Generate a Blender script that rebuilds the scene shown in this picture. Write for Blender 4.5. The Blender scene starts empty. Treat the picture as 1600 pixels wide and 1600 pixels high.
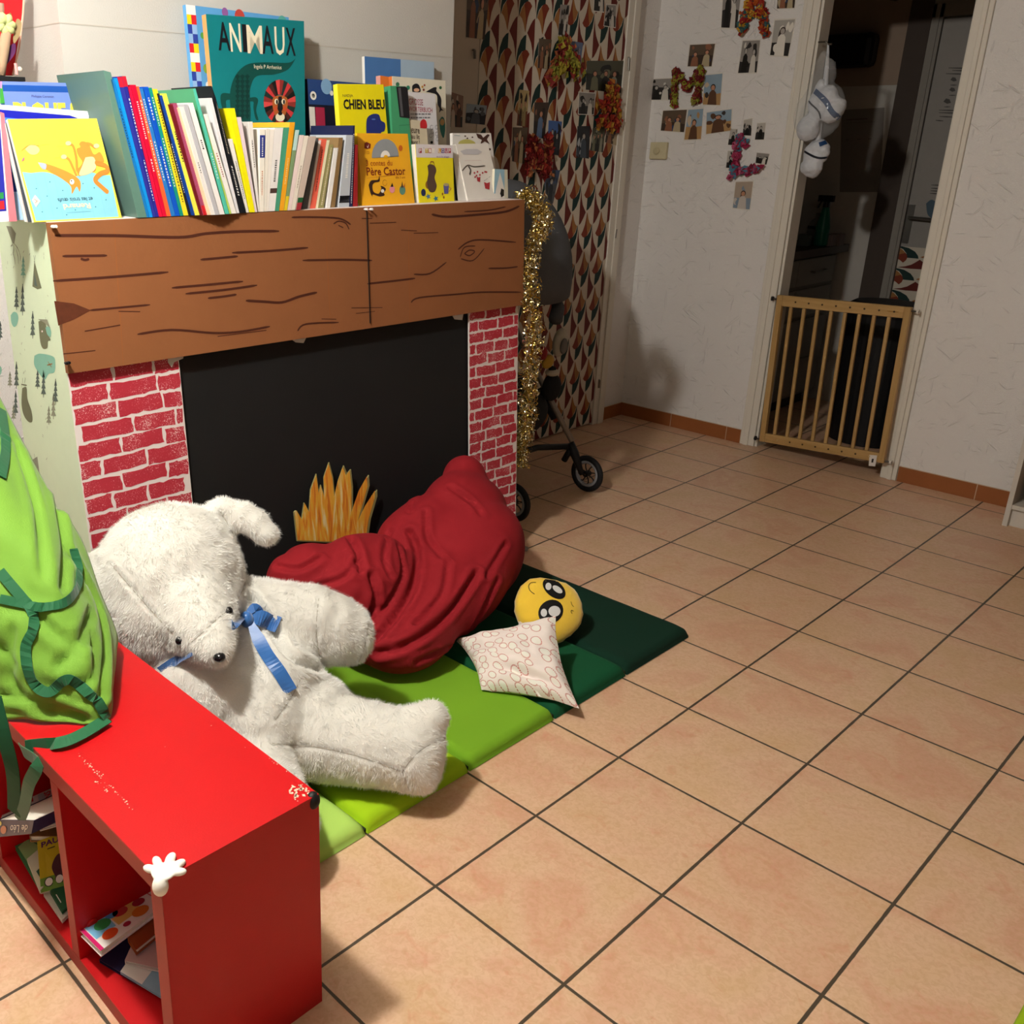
import bpy, bmesh, math, random
from mathutils import Vector as V, Matrix, noise, Euler
from mathutils.geometry import tessellate_polygon
from mathutils.bvhtree import BVHTree
random.seed(7)
C = bpy.context.scene.collection
SC = bpy.context.scene
R = math.radians
# ------------------------------------------------------------------ camera
T = .33                                            # floor tile size in metres
CAM = V((4.249468*T, -3.510120*T, 4.407492*T))
ROT = Euler((1.2162428, -.0082628, .8292666), 'XYZ')
F, CX, CY = 1489.24, 591.81, 769.27
cd = bpy.data.cameras.new('camera'); co = bpy.data.objects.new('camera', cd); C.objects.link(co)
co.location = CAM; co.rotation_euler = ROT
cd.sensor_width = 36; cd.sensor_fit = 'HORIZONTAL'; cd.lens = 36*F/1600
cd.shift_x = (800-CX)/1600; cd.shift_y = (CY-800)/1600; cd.clip_start = .02
SC.camera = co
# ------------------------------------------------------------------ light
def lamp(name, loc, power, size, col, kind='AREA', rot=(0, 0, 0)):
    l = bpy.data.lights.new(name, kind); o = bpy.data.objects.new(name, l); C.objects.link(o)
    l.energy = power; l.color = col; o.location = loc; o.rotation_euler = rot
    if kind == 'AREA': l.shape = 'DISK'; l.size = size
    else: l.shadow_soft_size = size
    return o
lamp('ceiling_lamp_light', (-.03, -.82, 2.40), 84, .06, (1, .965, .90), 'POINT')
lamp('fill_light', (2.6, -2.4, 2.38), 9, .5, (1, .95, .88))  # weak fill added behind the camera, not a known lamp
w = bpy.data.worlds.new('world'); SC.world = w; w.use_nodes = True
w.node_tree.nodes['Background'].inputs[0].default_value = (.05, .045, .04, 1)
w.node_tree.nodes['Background'].inputs[1].default_value = .3
SC.view_settings.view_transform = 'Standard'; SC.view_settings.look = 'None'
SC.view_settings.gamma = 1; SC.view_settings.use_curve_mapping = False
SC.view_settings.exposure = .95
# ------------------------------------------------------------------ measuring helpers
RM = ROT.to_matrix()
def ray(x, y): return (RM @ V(((x-CX)/F, -(y-CY)/F, -1))).normalized()
def on(x, y, P, n):
    d = ray(x, y); n = V(n); return CAM + d*((V(P)-CAM).dot(n)/d.dot(n))
def ox(x, y, X): return on(x, y, (X, 0, 0), (1, 0, 0))
def oy(x, y, Y): return on(x, y, (0, Y, 0), (0, 1, 0))
def oz(x, y, z=0): return on(x, y, (0, 0, z), (0, 0, 1))
def osph(x, y, c, r):
    d = ray(x, y); oc = CAM-V(c); b = oc.dot(d); q = b*b-oc.dot(oc)+r*r
    return CAM + d*(-b-math.sqrt(max(q, 0)))
# ------------------------------------------------------------------ materials
def lin(h):
    h = h.lstrip('#'); r = []
    for i in (0, 2, 4):
        c = int(h[i:i+2], 16)/255; r.append(c/12.92 if c <= .04045 else ((c+.055)/1.055)**2.4)
    return (*r, 1)
MC = {}
def M(hexc, rough=.6, metal=0, var=.06, scale=25, bump=0, bscale=200, sheen=0, trans=0, alpha=1, coat=0, name=None):
    k = (hexc, rough, metal, var, scale, bump, bscale, sheen, trans, alpha, coat)
    if k in MC: return MC[k]
    m = bpy.data.materials.new(name or 'paint_'+hexc.strip('#')); m.use_nodes = True; N = m.node_tree.nodes; L = m.node_tree.links
    b = N['Principled BSDF']; b.inputs['Roughness'].default_value = rough; b.inputs['Metallic'].default_value = metal
    b.inputs['Sheen Weight'].default_value = sheen; b.inputs['Transmission Weight'].default_value = trans
    b.inputs['Alpha'].default_value = alpha; b.inputs['Coat Weight'].default_value = coat; b.inputs['Specular IOR Level'].default_value = .3
    tc = N.new('ShaderNodeTexCoord'); nz = N.new('ShaderNodeTexNoise'); nz.inputs['Scale'].default_value = scale
    nz.inputs['Detail'].default_value = 3; L.new(tc.outputs['Object'], nz.inputs['Vector'])
    c = lin(hexc); mx = N.new('ShaderNodeMix'); mx.data_type = 'RGBA'
    mx.inputs['A'].default_value = tuple(max(0, q*(1-var)) for q in c[:3])+(1,)
    mx.inputs['B'].default_value = tuple(min(1, q*(1+var)) for q in c[:3])+(1,)
    L.new(nz.outputs['Fac'], mx.inputs['Factor']); L.new(mx.outputs['Result'], b.inputs['Base Color'])
    if bump:
        n2 = N.new('ShaderNodeTexNoise'); n2.inputs['Scale'].default_value = bscale; n2.inputs['Detail'].default_value = 4
        L.new(tc.outputs['Object'], n2.inputs['Vector'])
        bp = N.new('ShaderNodeBump'); bp.inputs['Strength'].default_value = bump; bp.inputs['Distance'].default_value = .004
        L.new(n2.outputs['Fac'], bp.inputs['Height']); L.new(bp.outputs['Normal'], b.inputs['Normal'])
    MC[k] = m; return m
def math_node(N, L, op, a, b=None, c=None):
    n = N.new('ShaderNodeMath'); n.operation = op
    for i, q in enumerate((a, b, c)):
        if q is None: continue
        if isinstance(q, (int, float)): n.inputs[i].default_value = q
        else: L.new(q, n.inputs[i])
    return n.outputs[0]
def mixc(N, L, f, a, b):
    mx = N.new('ShaderNodeMix'); mx.data_type = 'RGBA'
    for q, s in ((a, 'A'), (b, 'B')):
        if isinstance(q, tuple): mx.inputs[s].default_value = q
        else: L.new(q, mx.inputs[s])
    if isinstance(f, (int, float)): mx.inputs['Factor'].default_value = f
    else: L.new(f, mx.inputs['Factor'])
    return mx.outputs['Result']
def newmat(name, rough=.6):
    m = bpy.data.materials.new(name); m.use_nodes = True; N = m.node_tree.nodes; L = m.node_tree.links
    b = N['Principled BSDF']; b.inputs['Roughness'].default_value = rough; return m, N, L, b
def nnoise(N, L, vec, scale, detail=3, dist=0):
    n = N.new('ShaderNodeTexNoise'); n.inputs['Scale'].default_value = scale; n.inputs['Detail'].default_value = detail
    n.inputs['Distortion'].default_value = dist
    if vec is not None: L.new(vec, n.inputs['Vector'])
    return n.outputs['Fac']
def ramp(N, L, f, stops):
    r = N.new('ShaderNodeValToRGB'); e = r.color_ramp.elements
    while len(e) < len(stops): e.new(.5)
    for q, (p, c) in zip(e, stops): q.position = p; q.color = c
    L.new(f, r.inputs['Fac']); return r.outputs['Color']
def bumpn(N, L, h, s, d, b, prev=None):
    n = N.new('ShaderNodeBump'); n.inputs['Strength'].default_value = s; n.inputs['Distance'].default_value = d
    L.new(h, n.inputs['Height'])
    if prev: L.new(prev, n.inputs['Normal'])
    L.new(n.outputs['Normal'], b.inputs['Normal']); return n.outputs['Normal']
# floor tiles
def floor_mat():
    m, N, L, b = newmat('terracotta_floor_tiles', .42)
    g = N.new('ShaderNodeNewGeometry'); s = N.new('ShaderNodeSeparateXYZ'); L.new(g.outputs['Position'], s.inputs[0])
    e = []
    cells = []
    for ax in ('X', 'Y'):
        q = math_node(N, L, 'DIVIDE', s.outputs[ax], T)
        cells.append(math_node(N, L, 'FLOOR', q))
        f = math_node(N, L, 'FRACT', q); e.append(math_node(N, L, 'MINIMUM', f, math_node(N, L, 'SUBTRACT', 1, f)))
    ed = math_node(N, L, 'MINIMUM', e[0], e[1])
    wob = nnoise(N, L, g.outputs['Position'], 30)
    ed2 = math_node(N, L, 'ADD', ed, math_node(N, L, 'MULTIPLY', math_node(N, L, 'SUBTRACT', wob, .5), .006))
    gr = N.new('ShaderNodeMapRange'); gr.inputs['From Min'].default_value = .0085; gr.inputs['From Max'].default_value = .0115
    L.new(ed2, gr.inputs['Value'])
    cc = N.new('ShaderNodeCombineXYZ'); L.new(cells[0], cc.inputs[0]); L.new(cells[1], cc.inputs[1])
    wn = N.new('ShaderNodeTexWhiteNoise'); wn.noise_dimensions = '3D'; L.new(cc.outputs[0], wn.inputs['Vector'])
    off = N.new('ShaderNodeVectorMath'); off.operation = 'MULTIPLY_ADD'
    L.new(wn.outputs['Color'], off.inputs[0]); off.inputs[1].default_value = (9, 9, 9); L.new(g.outputs['Position'], off.inputs[2])
    n1 = nnoise(N, L, off.outputs[0], 6, 5, .6); n2 = nnoise(N, L, off.outputs[0], 90, 4, .8); n3 = nnoise(N, L, off.outputs[0], 16, 4, 1.5)
    base = ramp(N, L, n1, [(.3, lin('#cfae88')), (.5, lin('#d8b698')), (.64, lin('#d0a388')), (.78, lin('#dcbc9a'))])
    base = mixc(N, L, ramp(N, L, n3, [(.58, (0, 0, 0, 1)), (.74, (.5, .5, .5, 1))]), base, lin('#c98468'))
    base = mixc(N, L, ramp(N, L, n2, [(.35, (.45, .45, .45, 1)), (.6, (0, 0, 0, 1))]), base, lin('#bf966e'))
    tint = math_node(N, L, 'MULTIPLY', wn.outputs['Value'], .12)
    base = mixc(N, L, tint, base, lin('#b07a58'))
    col = mixc(N, L, gr.outputs[0], lin('#4a4033'), base)
    L.new(col, b.inputs['Base Color'])
    b.inputs['Roughness'].default_value = .40
    h = math_node(N, L, 'ADD', math_node(N, L, 'MULTIPLY', gr.outputs[0], 1), math_node(N, L, 'MULTIPLY', n2, .12))
    bumpn(N, L, h, .5, .003, b)
    return m
def plaster_mat(name, c, s1=.6, rough=.8, strokes=True):
    m, N, L, b = newmat(name, rough)
    g = N.new('ShaderNodeNewGeometry'); pos = g.outputs['Position']
    n = nnoise(N, L, pos, 2.2, 2)
    L.new(mixc(N, L, n, tuple(q*.96 for q in lin(c)[:3])+(1,), lin(c)), b.inputs['Base Color'])
    h1 = nnoise(N, L, pos, 220, 2)
    if strokes:
        tot = None
        for k, (ang, sc_) in enumerate(((38, 1), (-30, 1.25), (82, .9), (5, 1.1))):
            m0 = N.new('ShaderNodeMapping'); m0.inputs['Rotation'].default_value = (R(ang), R(ang), 0); L.new(pos, m0.inputs[0]); mp = N.new('ShaderNodeMapping'); mp.inputs['Scale'].default_value = (9*sc_, 9*sc_, 75*sc_); mp.inputs['Location'].default_value = (k*3.1, k*1.7, k*5.3)
            L.new(m0.outputs[0], mp.inputs[0]); st = nnoise(N, L, mp.outputs[0], 1, 1, .25)
            mr = N.new('ShaderNodeMapRange'); mr.inputs['From Min'].default_value = .69; mr.inputs['From Max'].default_value = .77; L.new(st, mr.inputs['Value'])
            tot = mr.outputs[0] if tot is None else math_node(N, L, 'MAXIMUM', tot, mr.outputs[0])
        h = math_node(N, L, 'ADD', math_node(N, L, 'MULTIPLY', h1, .45), math_node(N, L, 'MULTIPLY', tot, .55))
    else: h = h1
    bumpn(N, L, h, s1, .006 if strokes else .003, b)
    return m
def wood_mat(name, c1, c2, axis=0, scale=30, rough=.45):
    m, N, L, b = newmat(name, rough)
    tc = N.new('ShaderNodeTexCoord'); mp = N.new('ShaderNodeMapping'); L.new(tc.outputs['Object'], mp.inputs[0])
    sc = [scale]*3; sc[axis] = scale*.06; mp.inputs['Scale'].default_value = sc
    n = nnoise(N, L, mp.outputs[0], 1.5, 5, .6)
    L.new(ramp(N, L, n, [(.35, lin(c1)), (.65, lin(c2))]), b.inputs['Base Color']); bumpn(N, L, n, .15, .001, b)
    return m
# ------------------------------------------------------------------ mesh builder
def tag(o, label=None, cat=None, group=None, kind=None):
    for k, q in (('label', label), ('category', cat), ('group', group), ('kind', kind)):
        if q: o[k] = q
    return o
def thing(name, label, cat, loc=(0, 0, 0), group=None):
    o = bpy.data.objects.new(name, None); C.objects.link(o); o.location = loc; o.empty_display_size = .1
    return tag(o, label, cat, group)
class Q:                                            # bilinear frame: u across, v up, w out of the face
    def __init__(s, bl, br, tr, tl):
        s.c = [V(bl), V(br), V(tr), V(tl)]; s.n = ((s.c[1]-s.c[0]).cross(s.c[3]-s.c[0])).normalized()
        s.W = (s.c[1]-s.c[0]).length; s.H = (s.c[3]-s.c[0]).length
    def __call__(s, u, v, w=0):
        a, b, c, d = s.c; return (a*(1-u)+b*u)*(1-v)+(d*(1-u)+c*u)*v + s.n*w
class MB:
    def __init__(s): s.v = []; s.f = []; s.m = []; s.mats = []
    def mi(s, m):
        if m not in s.mats: s.mats.append(m)
        return s.mats.index(m)
    def add(s, vs, fs, m):
        n = len(s.v); s.v += [V(q) for q in vs]; i = s.mi(m)
        for f in fs: s.f.append([n+k for k in f]); s.m.append(i)
    def hexa(s, p, m):                              # 8 corners: bottom 4 ccw, top 4 ccw
        s.add(p, [(3, 2, 1, 0), (4, 5, 6, 7), (0, 1, 5, 4), (1, 2, 6, 5), (2, 3, 7, 6), (3, 0, 4, 7)], m)
    def box(s, a, b, m):
        x0, y0, z0 = a; x1, y1, z1 = b
        s.hexa([(x0, y0, z0), (x1, y0, z0), (x1, y1, z0), (x0, y1, z0), (x0, y0, z1), (x1, y0, z1), (x1, y1, z1), (x0, y1, z1)], m)
    def qbox(s, q, u0, u1, v0, v1, w0, w1, m):
        s.hexa([q(u0, v0, w0), q(u1, v0, w0), q(u1, v1, w0), q(u0, v1, w0), q(u0, v0, w1), q(u1, v0, w1), q(u1, v1, w1), q(u0, v1, w1)], m)
    def prism(s, pts, d, m):                        # planar outline extruded by vector d
        pts = [V(p) for p in pts]; n = len(pts); tr = tessellate_polygon([pts]); d = V(d)
        fs = [tuple(t) for t in tr] + [tuple(n+k for k in reversed(t)) for t in tr] + [(i, (i+1) % n, n+(i+1) % n, n+i) for i in range(n)]
        s.add(pts+[p+d for p in pts], fs, m)
    def art(s, q, uv, m, lay=1):                    # printed shape on a face
        p2 = [V((u*q.W, v*q.H, 0)) for u, v in uv]; tr = tessellate_polygon([p2])
        s.add([q(u, v, .0004*lay) for u, v in uv], [tuple(t) for t in tr], m)
    def stroke(s, q, uv, wd, m, lay=1):
        if len(uv) < 2: return
        L_, R_ = [], []
        for i, (u, v) in enumerate(uv):
            a = uv[max(i-1, 0)]; b = uv[min(i+1, len(uv)-1)]
            dx = (b[0]-a[0])*q.W; dy = (b[1]-a[1])*q.H; l = math.hypot(dx, dy) or 1
            ww = wd*(.45 if i in (0, len(uv)-1) else 1)/2
            L_.append((u-dy/l*ww/q.W, v+dx/l*ww/q.H)); R_.append((u+dy/l*ww/q.W, v-dx/l*ww/q.H))
        vs = [q(*p, .0004*lay) for p in L_+R_]; n = len(uv)
        s.add(vs, [(i+1, i, n+i, n+i+1) for i in range(n-1)], m)
    def text(s, q, t, u0, v0, u1, v1, m, lay=2, rot=0, bold=.0, fit=True):
        vs, fs, (x0, y0, x1, y1) = glyphs(t, bold)
        out = []
        for x, y in vs:
            a = (x-x0)/(x1-x0); b = (y-y0)/(y1-y0)
            if rot == 90: a, b = 1-b, a
            elif rot == -90: a, b = b, 1-a
            elif rot == 180: a, b = 1-a, 1-b
            out.append(q(u0+(u1-u0)*a, v0+(v1-v0)*b, .0004*lay))
        s.add(out, fs, m)
    def tube(s, path, r, m, n=8, closed=False, cap=True):
        path = [V(p) for p in path]; k = len(path); rs = r if isinstance(r, (list, tuple)) else [r]*k
        base = len(s.v); i0 = s.mi(m); up = None
        for i, p in enumerate(path):
            a = path[(i-1) % k] if (closed or i) else p; b = path[(i+1) % k] if (closed or i < k-1) else p
            t = (b-a).normalized() if (b-a).length > 1e-9 else V((0, 0, 1))
            if up is None: up = t.orthogonal().normalized()
            up = (up-t*up.dot(t)).normalized(); bi = t.cross(up)
            for j in range(n):
                an = 2*math.pi*j/n; s.v.append(p+(up*math.cos(an)+bi*math.sin(an))*rs[i])
        for i in range(k if closed else k-1):
            i2 = (i+1) % k
            for j in range(n):
                s.f.append([base+i*n+j, base+i*n+(j+1) % n, base+i2*n+(j+1) % n, base+i2*n+j]); s.m.append(i0)
        if cap and not closed:
            s.f.append([base+j for j in reversed(range(n))]); s.m.append(i0)
            s.f.append([base+(k-1)*n+j for j in range(n)]); s.m.append(i0)
    def lathe(s, prof, o, m, n=24, axis=(0, 0, 1)):
        ax = V(axis).normalized(); x = ax.orthogonal().normalized(); y = ax.cross(x); base = len(s.v); i0 = s.mi(m); o = V(o)
        for r, h in prof:
            for j in range(n):
                a = 2*math.pi*j/n; s.v.append(o+ax*h+(x*math.cos(a)+y*math.sin(a))*r)
        for i in range(len(prof)-1):
            for j in range(n):
                s.f.append([base+i*n+j, base+i*n+(j+1) % n, base+(i+1)*n+(j+1) % n, base+(i+1)*n+j]); s.m.append(i0)
        s.f.append([base+j for j in reversed(range(n))]); s.m.append(i0)
        s.f.append([base+(len(prof)-1)*n+j for j in range(n)]); s.m.append(i0)
    def ell(s, c, r, m, rot=None, nu=20, nv=12):
        c = V(c); r = (r, r, r) if isinstance(r, (int, float)) else r; rm = Euler(rot).to_matrix() if rot else Matrix.Identity(3)
        vs = []
        for i in range(nv+1):
            th = math.pi*i/nv
            for j in range(nu):
                ph = 2*math.pi*j/nu
                vs.append(c+rm @ V((r[0]*math.sin(th)*math.cos(ph), r[1]*math.sin(th)*math.sin(ph), r[2]*math.cos(th))))
        fs = [(i*nu+j, (i+1)*nu+j, (i+1)*nu+(j+1) % nu, i*nu+(j+1) % nu) for i in range(nv) for j in range(nu)]
        s.add(vs, fs, m)
    def ribbon(s, pts, wd, m, nrm):
        pts = [V(p) for p in pts]; k = len(pts); vs = []
        for i, p in enumerate(pts):
            t = (pts[min(i+1, k-1)]-pts[max(i-1, 0)]).normalized(); n = V(nrm[i] if isinstance(nrm, list) else nrm)
            sd = t.cross(n).normalized(); ww = wd[i] if isinstance(wd, list) else wd
            vs += [p+sd*ww/2, p-sd*ww/2]
        s.add(vs, [(2*i, 2*i+1, 2*i+3, 2*i+2) for i in range(k-1)], m)
    def build(s, name, parent=None, smooth=False, bevel=0, weld=False, solid=0):
        me = bpy.data.meshes.new(name); off = V((0, 0, 0))
        if parent is not None: off = parent['_o'] if False else wloc(parent)
        elif s.v:
            mn = [min(p[i] for p in s.v) for i in range(3)]; mxx = [max(p[i] for p in s.v) for i in range(3)]
            off = V(((mn[0]+mxx[0])/2, (mn[1]+mxx[1])/2, mn[2]))
        me.from_pydata([tuple(p-off) for p in s.v], [], s.f)
        for m in s.mats: me.materials.append(m)
        me.polygons.foreach_set('material_index', s.m)
        if weld or smooth:
            bm = bmesh.new(); bm.from_mesh(me)
            if weld: bmesh.ops.remove_doubles(bm, verts=bm.verts, dist=1e-5)
            bmesh.ops.recalc_face_normals(bm, faces=bm.faces); bm.to_mesh(me); bm.free()
        if smooth: me.polygons.foreach_set('use_smooth', [True]*len(me.polygons))
        me.update()
        o = bpy.data.objects.new(name, me); C.objects.link(o)
        if parent is not None: o.parent = parent
        else: o.location = off
        if solid:
            q = o.modifiers.new('solid', 'SOLIDIFY'); q.thickness = solid; q.offset = 0
        if bevel:
            q = o.modifiers.new('bevel', 'BEVEL'); q.width = bevel; q.segments = 2; q.limit_method = 'ANGLE'
        return o
def wloc(o):
    p = V((0, 0, 0))
    while o is not None: p += o.location; o = o.parent
    return p
GC = {}
def glyphs(t, bold=0):
    k = (t, bold)
    if k in GC: return GC[k]
    cu = bpy.data.curves.new('t', 'FONT'); cu.body = t; cu.offset = bold; cu.resolution_u = 2
    o = bpy.data.objects.new('t', cu); C.objects.link(o)
    bpy.context.view_layer.update()
    me = o.evaluated_get(bpy.context.evaluated_depsgraph_get()).to_mesh()
    vs = [(p.co.x, p.co.y) for p in me.vertices]; fs = [tuple(p.vertices) for p in me.polygons]
    bb = (min(p[0] for p in vs), min(p[1] for p in vs), max(p[0] for p in vs), max(p[1] for p in vs))
    bpy.data.objects.remove(o); bpy.data.curves.remove(cu); GC[k] = (vs, fs, bb); return GC[k]
def circ(cu, cv, ru, rv=None, n=16, a0=0, a1=360):
    rv = ru if rv is None else rv; full = a1-a0 >= 360
    return [(cu+ru*math.cos(R(a0+(a1-a0)*i/(n if full else n-1))), cv+rv*math.sin(R(a0+(a1-a0)*i/(n if full else n-1)))) for i in range(n)]
def evalmesh(o):
    bpy.context.view_layer.update(); dg = bpy.context.evaluated_depsgraph_get()
    return bpy.data.meshes.new_from_object(o.evaluated_get(dg))
def bvh_of(o):
    off = wloc(o); me = o.data; return BVHTree.FromPolygons([v.co+off for v in me.vertices], [tuple(p.vertices) for p in me.polygons])
def blob(mb, name, voxel, smooth_it, mat_, fn=None):
    """fuse overlapping ellipsoids into one continuous skin"""
    o = mb.build('tmp_blob'); r = o.modifiers.new('r', 'REMESH'); r.mode = 'VOXEL'; r.voxel_size = voxel
    if smooth_it: q = o.modifiers.new('s', 'SMOOTH'); q.factor = .7; q.iterations = smooth_it
    me = evalmesh(o); loc = o.location.copy(); bpy.data.objects.remove(o)
    if fn:
        me.update(); nr = [v.normal.copy() for v in me.vertices]
        for v, n in zip(me.vertices, nr): v.co = fn(v.co+loc, n)-loc
    me.materials.clear(); me.materials.append(mat_)
    me.polygons.foreach_set('use_smooth', [True]*len(me.polygons)); me.polygons.foreach_set('material_index', [0]*len(me.polygons))
    me.name = name; me.update()
    o = bpy.data.objects.new(name, me); C.objects.link(o); o.location = loc; return o
def reparent(o, par):
    d = o.location - wloc(par)
    for v in o.data.vertices: v.co += d
    o.location = (0, 0, 0); o.parent = par
def hit(bvh, x, y, off=.001, fallback=None):
    d = ray(x, y); h = bvh.ray_cast(CAM, d)
    if h[0] is None: return None
    return h[0]-d*off, h[1]
def decal(mb, bvh, pts, m, off=.0015, rings=4, plane=None):
    cx = sum(p[0] for p in pts)/len(pts); cy = sum(p[1] for p in pts)/len(pts); n = len(pts); vs = []
    h = hit(bvh, cx, cy, off)
    if h is None: return
    vs.append(h[0]); last = h[0]
    for k in range(1, rings+1):
        for x, y in pts:
            h = hit(bvh, cx+(x-cx)*k/rings, cy+(y-cy)*k/rings, off); last = h[0] if h else last; vs.append(last)
    fs = [(0, 1+i, 1+(i+1) % n) for i in range(n)]
    for k in range(rings-1):
        fs += [(1+k*n+i, 1+(k+1)*n+i, 1+(k+1)*n+(i+1) % n, 1+k*n+(i+1) % n) for i in range(n)]
    mb.add(vs, fs, m)
def crease(o, bvh, lines, depth, width, ridge=.4):
    P = []
    for ln in lines:
        for x, y in dense(curve2(ln), 3):
            h = hit(bvh, x, y, 0)
            if h: P.append(h[0])
    from mathutils.kdtree import KDTree
    kd = KDTree(len(P))
    for i, p in enumerate(P): kd.insert(p, i)
    kd.balance(); off = wloc(o); me = o.data; me.update(); nr = [v.normal.copy() for v in me.vertices]
    for v, n in zip(me.vertices, nr):
        d = kd.find(v.co+off)[2]
        if d < width*4: v.co += n*(-depth*math.exp(-(d/width)**2)+depth*ridge*math.exp(-((d-width*2)/width)**2))
    me.update()
def dense(pts, step=4):
    out = []
    for a, b in zip(pts, pts[1:]):
        n = max(1, int(math.hypot(b[0]-a[0], b[1]-a[1])/step))
        out += [(a[0]+(b[0]-a[0])*i/n, a[1]+(b[1]-a[1])*i/n) for i in range(n)]
    out.append(pts[-1]); return out
def curve2(pts, per=6):                             # Catmull-Rom through 2D or 3D points
    P = [V(p) if len(p) == 3 else V((p[0], p[1], 0)) for p in pts]; out = []
    for i in range(len(P)-1):
        a, b, c, d = P[max(i-1, 0)], P[i], P[i+1], P[min(i+2, len(P)-1)]
        for k in range(per):
            t = k/per; out.append(.5*((2*b)+(c-a)*t+(2*a-5*b+4*c-d)*t*t+(-a+3*b-3*c+d)*t**3))
    out.append(P[-1]); return [tuple(q) if len(pts[0]) == 3 else (q.x, q.y) for q in out]
def surf_ribbon(mb, bvh, pts, wd, m, off=.002, lift=0):
    P, Nn = [], []
    for x, y in dense(curve2(pts), 4):
        h = hit(bvh, x, y, off)
        if h: P.append(h[0]+h[1]*lift); Nn.append(h[1])
    if len(P) > 2:
        for _ in range(2): P = [P[0]]+[(P[i-1]+P[i]*2+P[i+1])/4 for i in range(1, len(P)-1)]+[P[-1]]
        mb.ribbon(P, wd, m, Nn)
    return P, Nn
# ------------------------------------------------------------------ the room
XL, YB, ZC = -1.53, 3.41, 2.5
WPL = plaster_mat('rough_white_plaster', '#e2dfdc', .8)
WSM = plaster_mat('smooth_white_wall', '#c6c4be', .25, strokes=False)
WHT = M('#d8d2c6', .5, var=.02, name='white_gloss_paint')
FL = floor_mat()
def struct(mb, name, **k): return tag(mb.build(name, **k), kind='structure')
mb = MB(); mb.box((-1.7, -3.5, -.08), (3.6, 3.41, 0), FL); mb.box((-1.7, 3.41, -.08), (1.2, 5.1, 0), FL); struct(mb, 'floor')
mb = MB(); mb.box((-1.7, -3.6, ZC), (3.7, 5.2, ZC+.08), M('#c4beb2', .8, bump=.2)); struct(mb, 'ceiling')
mb = MB(); mb.box((XL-.08, -3.6, 0), (XL, 5.2, ZC), WPL); struct(mb, 'wall_left')
PX, PY0, PY1 = -1.1, .042, 1.478
mb = MB(); mb.box((XL, PY0, 0), (PX, PY1, ZC), WSM)
seam = M('#bdb8ae', .8)
mb.box((PX-.001, PY0, 1.722), (PX+.0008, PY1, 1.725), seam); mb.box((XL, PY0-.0008, 1.722), (PX, PY0, 1.725), seam)
struct(mb, 'wall_chimney')
OX0, OX1, OH = -.723, -.10, 2.12                      # doorway to the kitchen
mb = MB(); mb.box((XL, YB, 0), (OX0, YB+.09, ZC), WPL); mb.box((OX1, YB, 0), (3.6, YB+.09, ZC), WPL)
mb.box((OX0, YB, OH), (OX1, YB+.09, ZC), WPL); struct(mb, 'wall_back')
DIM = M('#6e675e', .8, bump=.2, name='low_bounce_wall_paint')  # grey-brown for the unseen walls, set dark to cut bounced light
mb = MB(); mb.box((3.6, -3.6, 0), (3.7, YB, ZC), DIM); struct(mb, 'wall_right')
mb = MB(); mb.box((-1.7, -3.6, 0), (3.7, -3.5, ZC), DIM); struct(mb, 'wall_front')
BT = M('#94582f', .45, var=.15, scale=8, bump=.1, name='terracotta_skirting'); BJ = M('#cbb49a', .8)
def skirting(name, segs):
    mb = MB()
    for a, b in segs:
        a = V(a); b = V(b); d = (b-a).normalized(); L_ = (b-a).length; n = V((d.y, -d.x, 0)); p = 0
        while p < L_-.004:
            q = min(p+.325, L_); A = a+d*(p+.002); B = a+d*(q-.002); o = n*.011; z = V((0, 0, .070))
            mb.hexa([A, A+o, B+o, B, A+z, A+o+z, B+o+z, B+z], BT)
            p = q
        o = n*.0085; z = V((0, 0, .071)); mb.hexa([a, a+o, b+o, b, a+z, a+o+z, b+o+z, b+z], BJ)
    struct(mb, name)
skirting('baseboard_back', [((-1.53, YB, 0), (-.80, YB, 0)), ((-.03, YB, 0), (3.6, YB, 0))])
skirting('baseboard_left', [((-1.53, 3.22, 0), (-1.53, YB, 0))])
skirting('baseboard_kitchen', [((-1.5, 4.9, 0), (-.76, 4.9, 0))])
# kitchen door casings
def casing(name, x0, x1, lip):
    mb = MB(); mb.box((x0, YB-.014, 0), (x1, YB, OH+.07), WHT)
    a, b = (x0+.018, x1-.03) if lip > 0 else (x0+.03, x1-.018)
    mb.box((a, YB-.022, 0), (b, YB-.014, OH+.05), WHT); struct(mb, name, bevel=.003)
casing('trim_1', OX0-.075, OX0, 1); casing('trim_2', OX1, OX1+.068, -1)
mb = MB(); mb.box((OX0-.012, YB, 0), (OX0+.012, YB+.09, OH), WHT); mb.box((OX1-.006, YB, 0), (OX1+.01, YB+.09, OH), WHT)
mb.box((OX0-.07, YB-.014, OH), (OX1+.07, YB, OH+.07), WHT); struct(mb, 'trim_3')
# ------------------------------------------------------------------ patterned closet doors on the left wall
CRM = M('#cabfae', .6, var=.03); GRNP = M('#0f2e2b', .6); RUST = M('#7c3016', .6); TAN = M('#9c6a38', .6); DRED = M('#621c12', .6)
CELL = [(GRNP, [(.49, 1), (.49, .68), (.29, .64), (.13, .54), (0, .33), (0, .5), (.05, .68), (.19, .87), (.36, .97)]),
        (RUST, [(.28, .62), (.38, .67), (.49, .69), (.61, .67), (.73, .60), (.62, .50), (.52, .36), (.46, .19), (.43, .04), (.41, .33), (.35, .49)]),
        (TAN, [(.28, .62), (.35, .49), (.41, .33), (.43, .04), (.38, .08), (.3, .21), (.19, .32), (.05, .38), (.15, .52)]),
        (DRED, [(.94, .36), (.82, .31), (.68, .2), (.53, .04), (.66, -.06), (.78, -.16), (.88, -.32), (.95, -.55), (.97, -.2)])]
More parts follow.
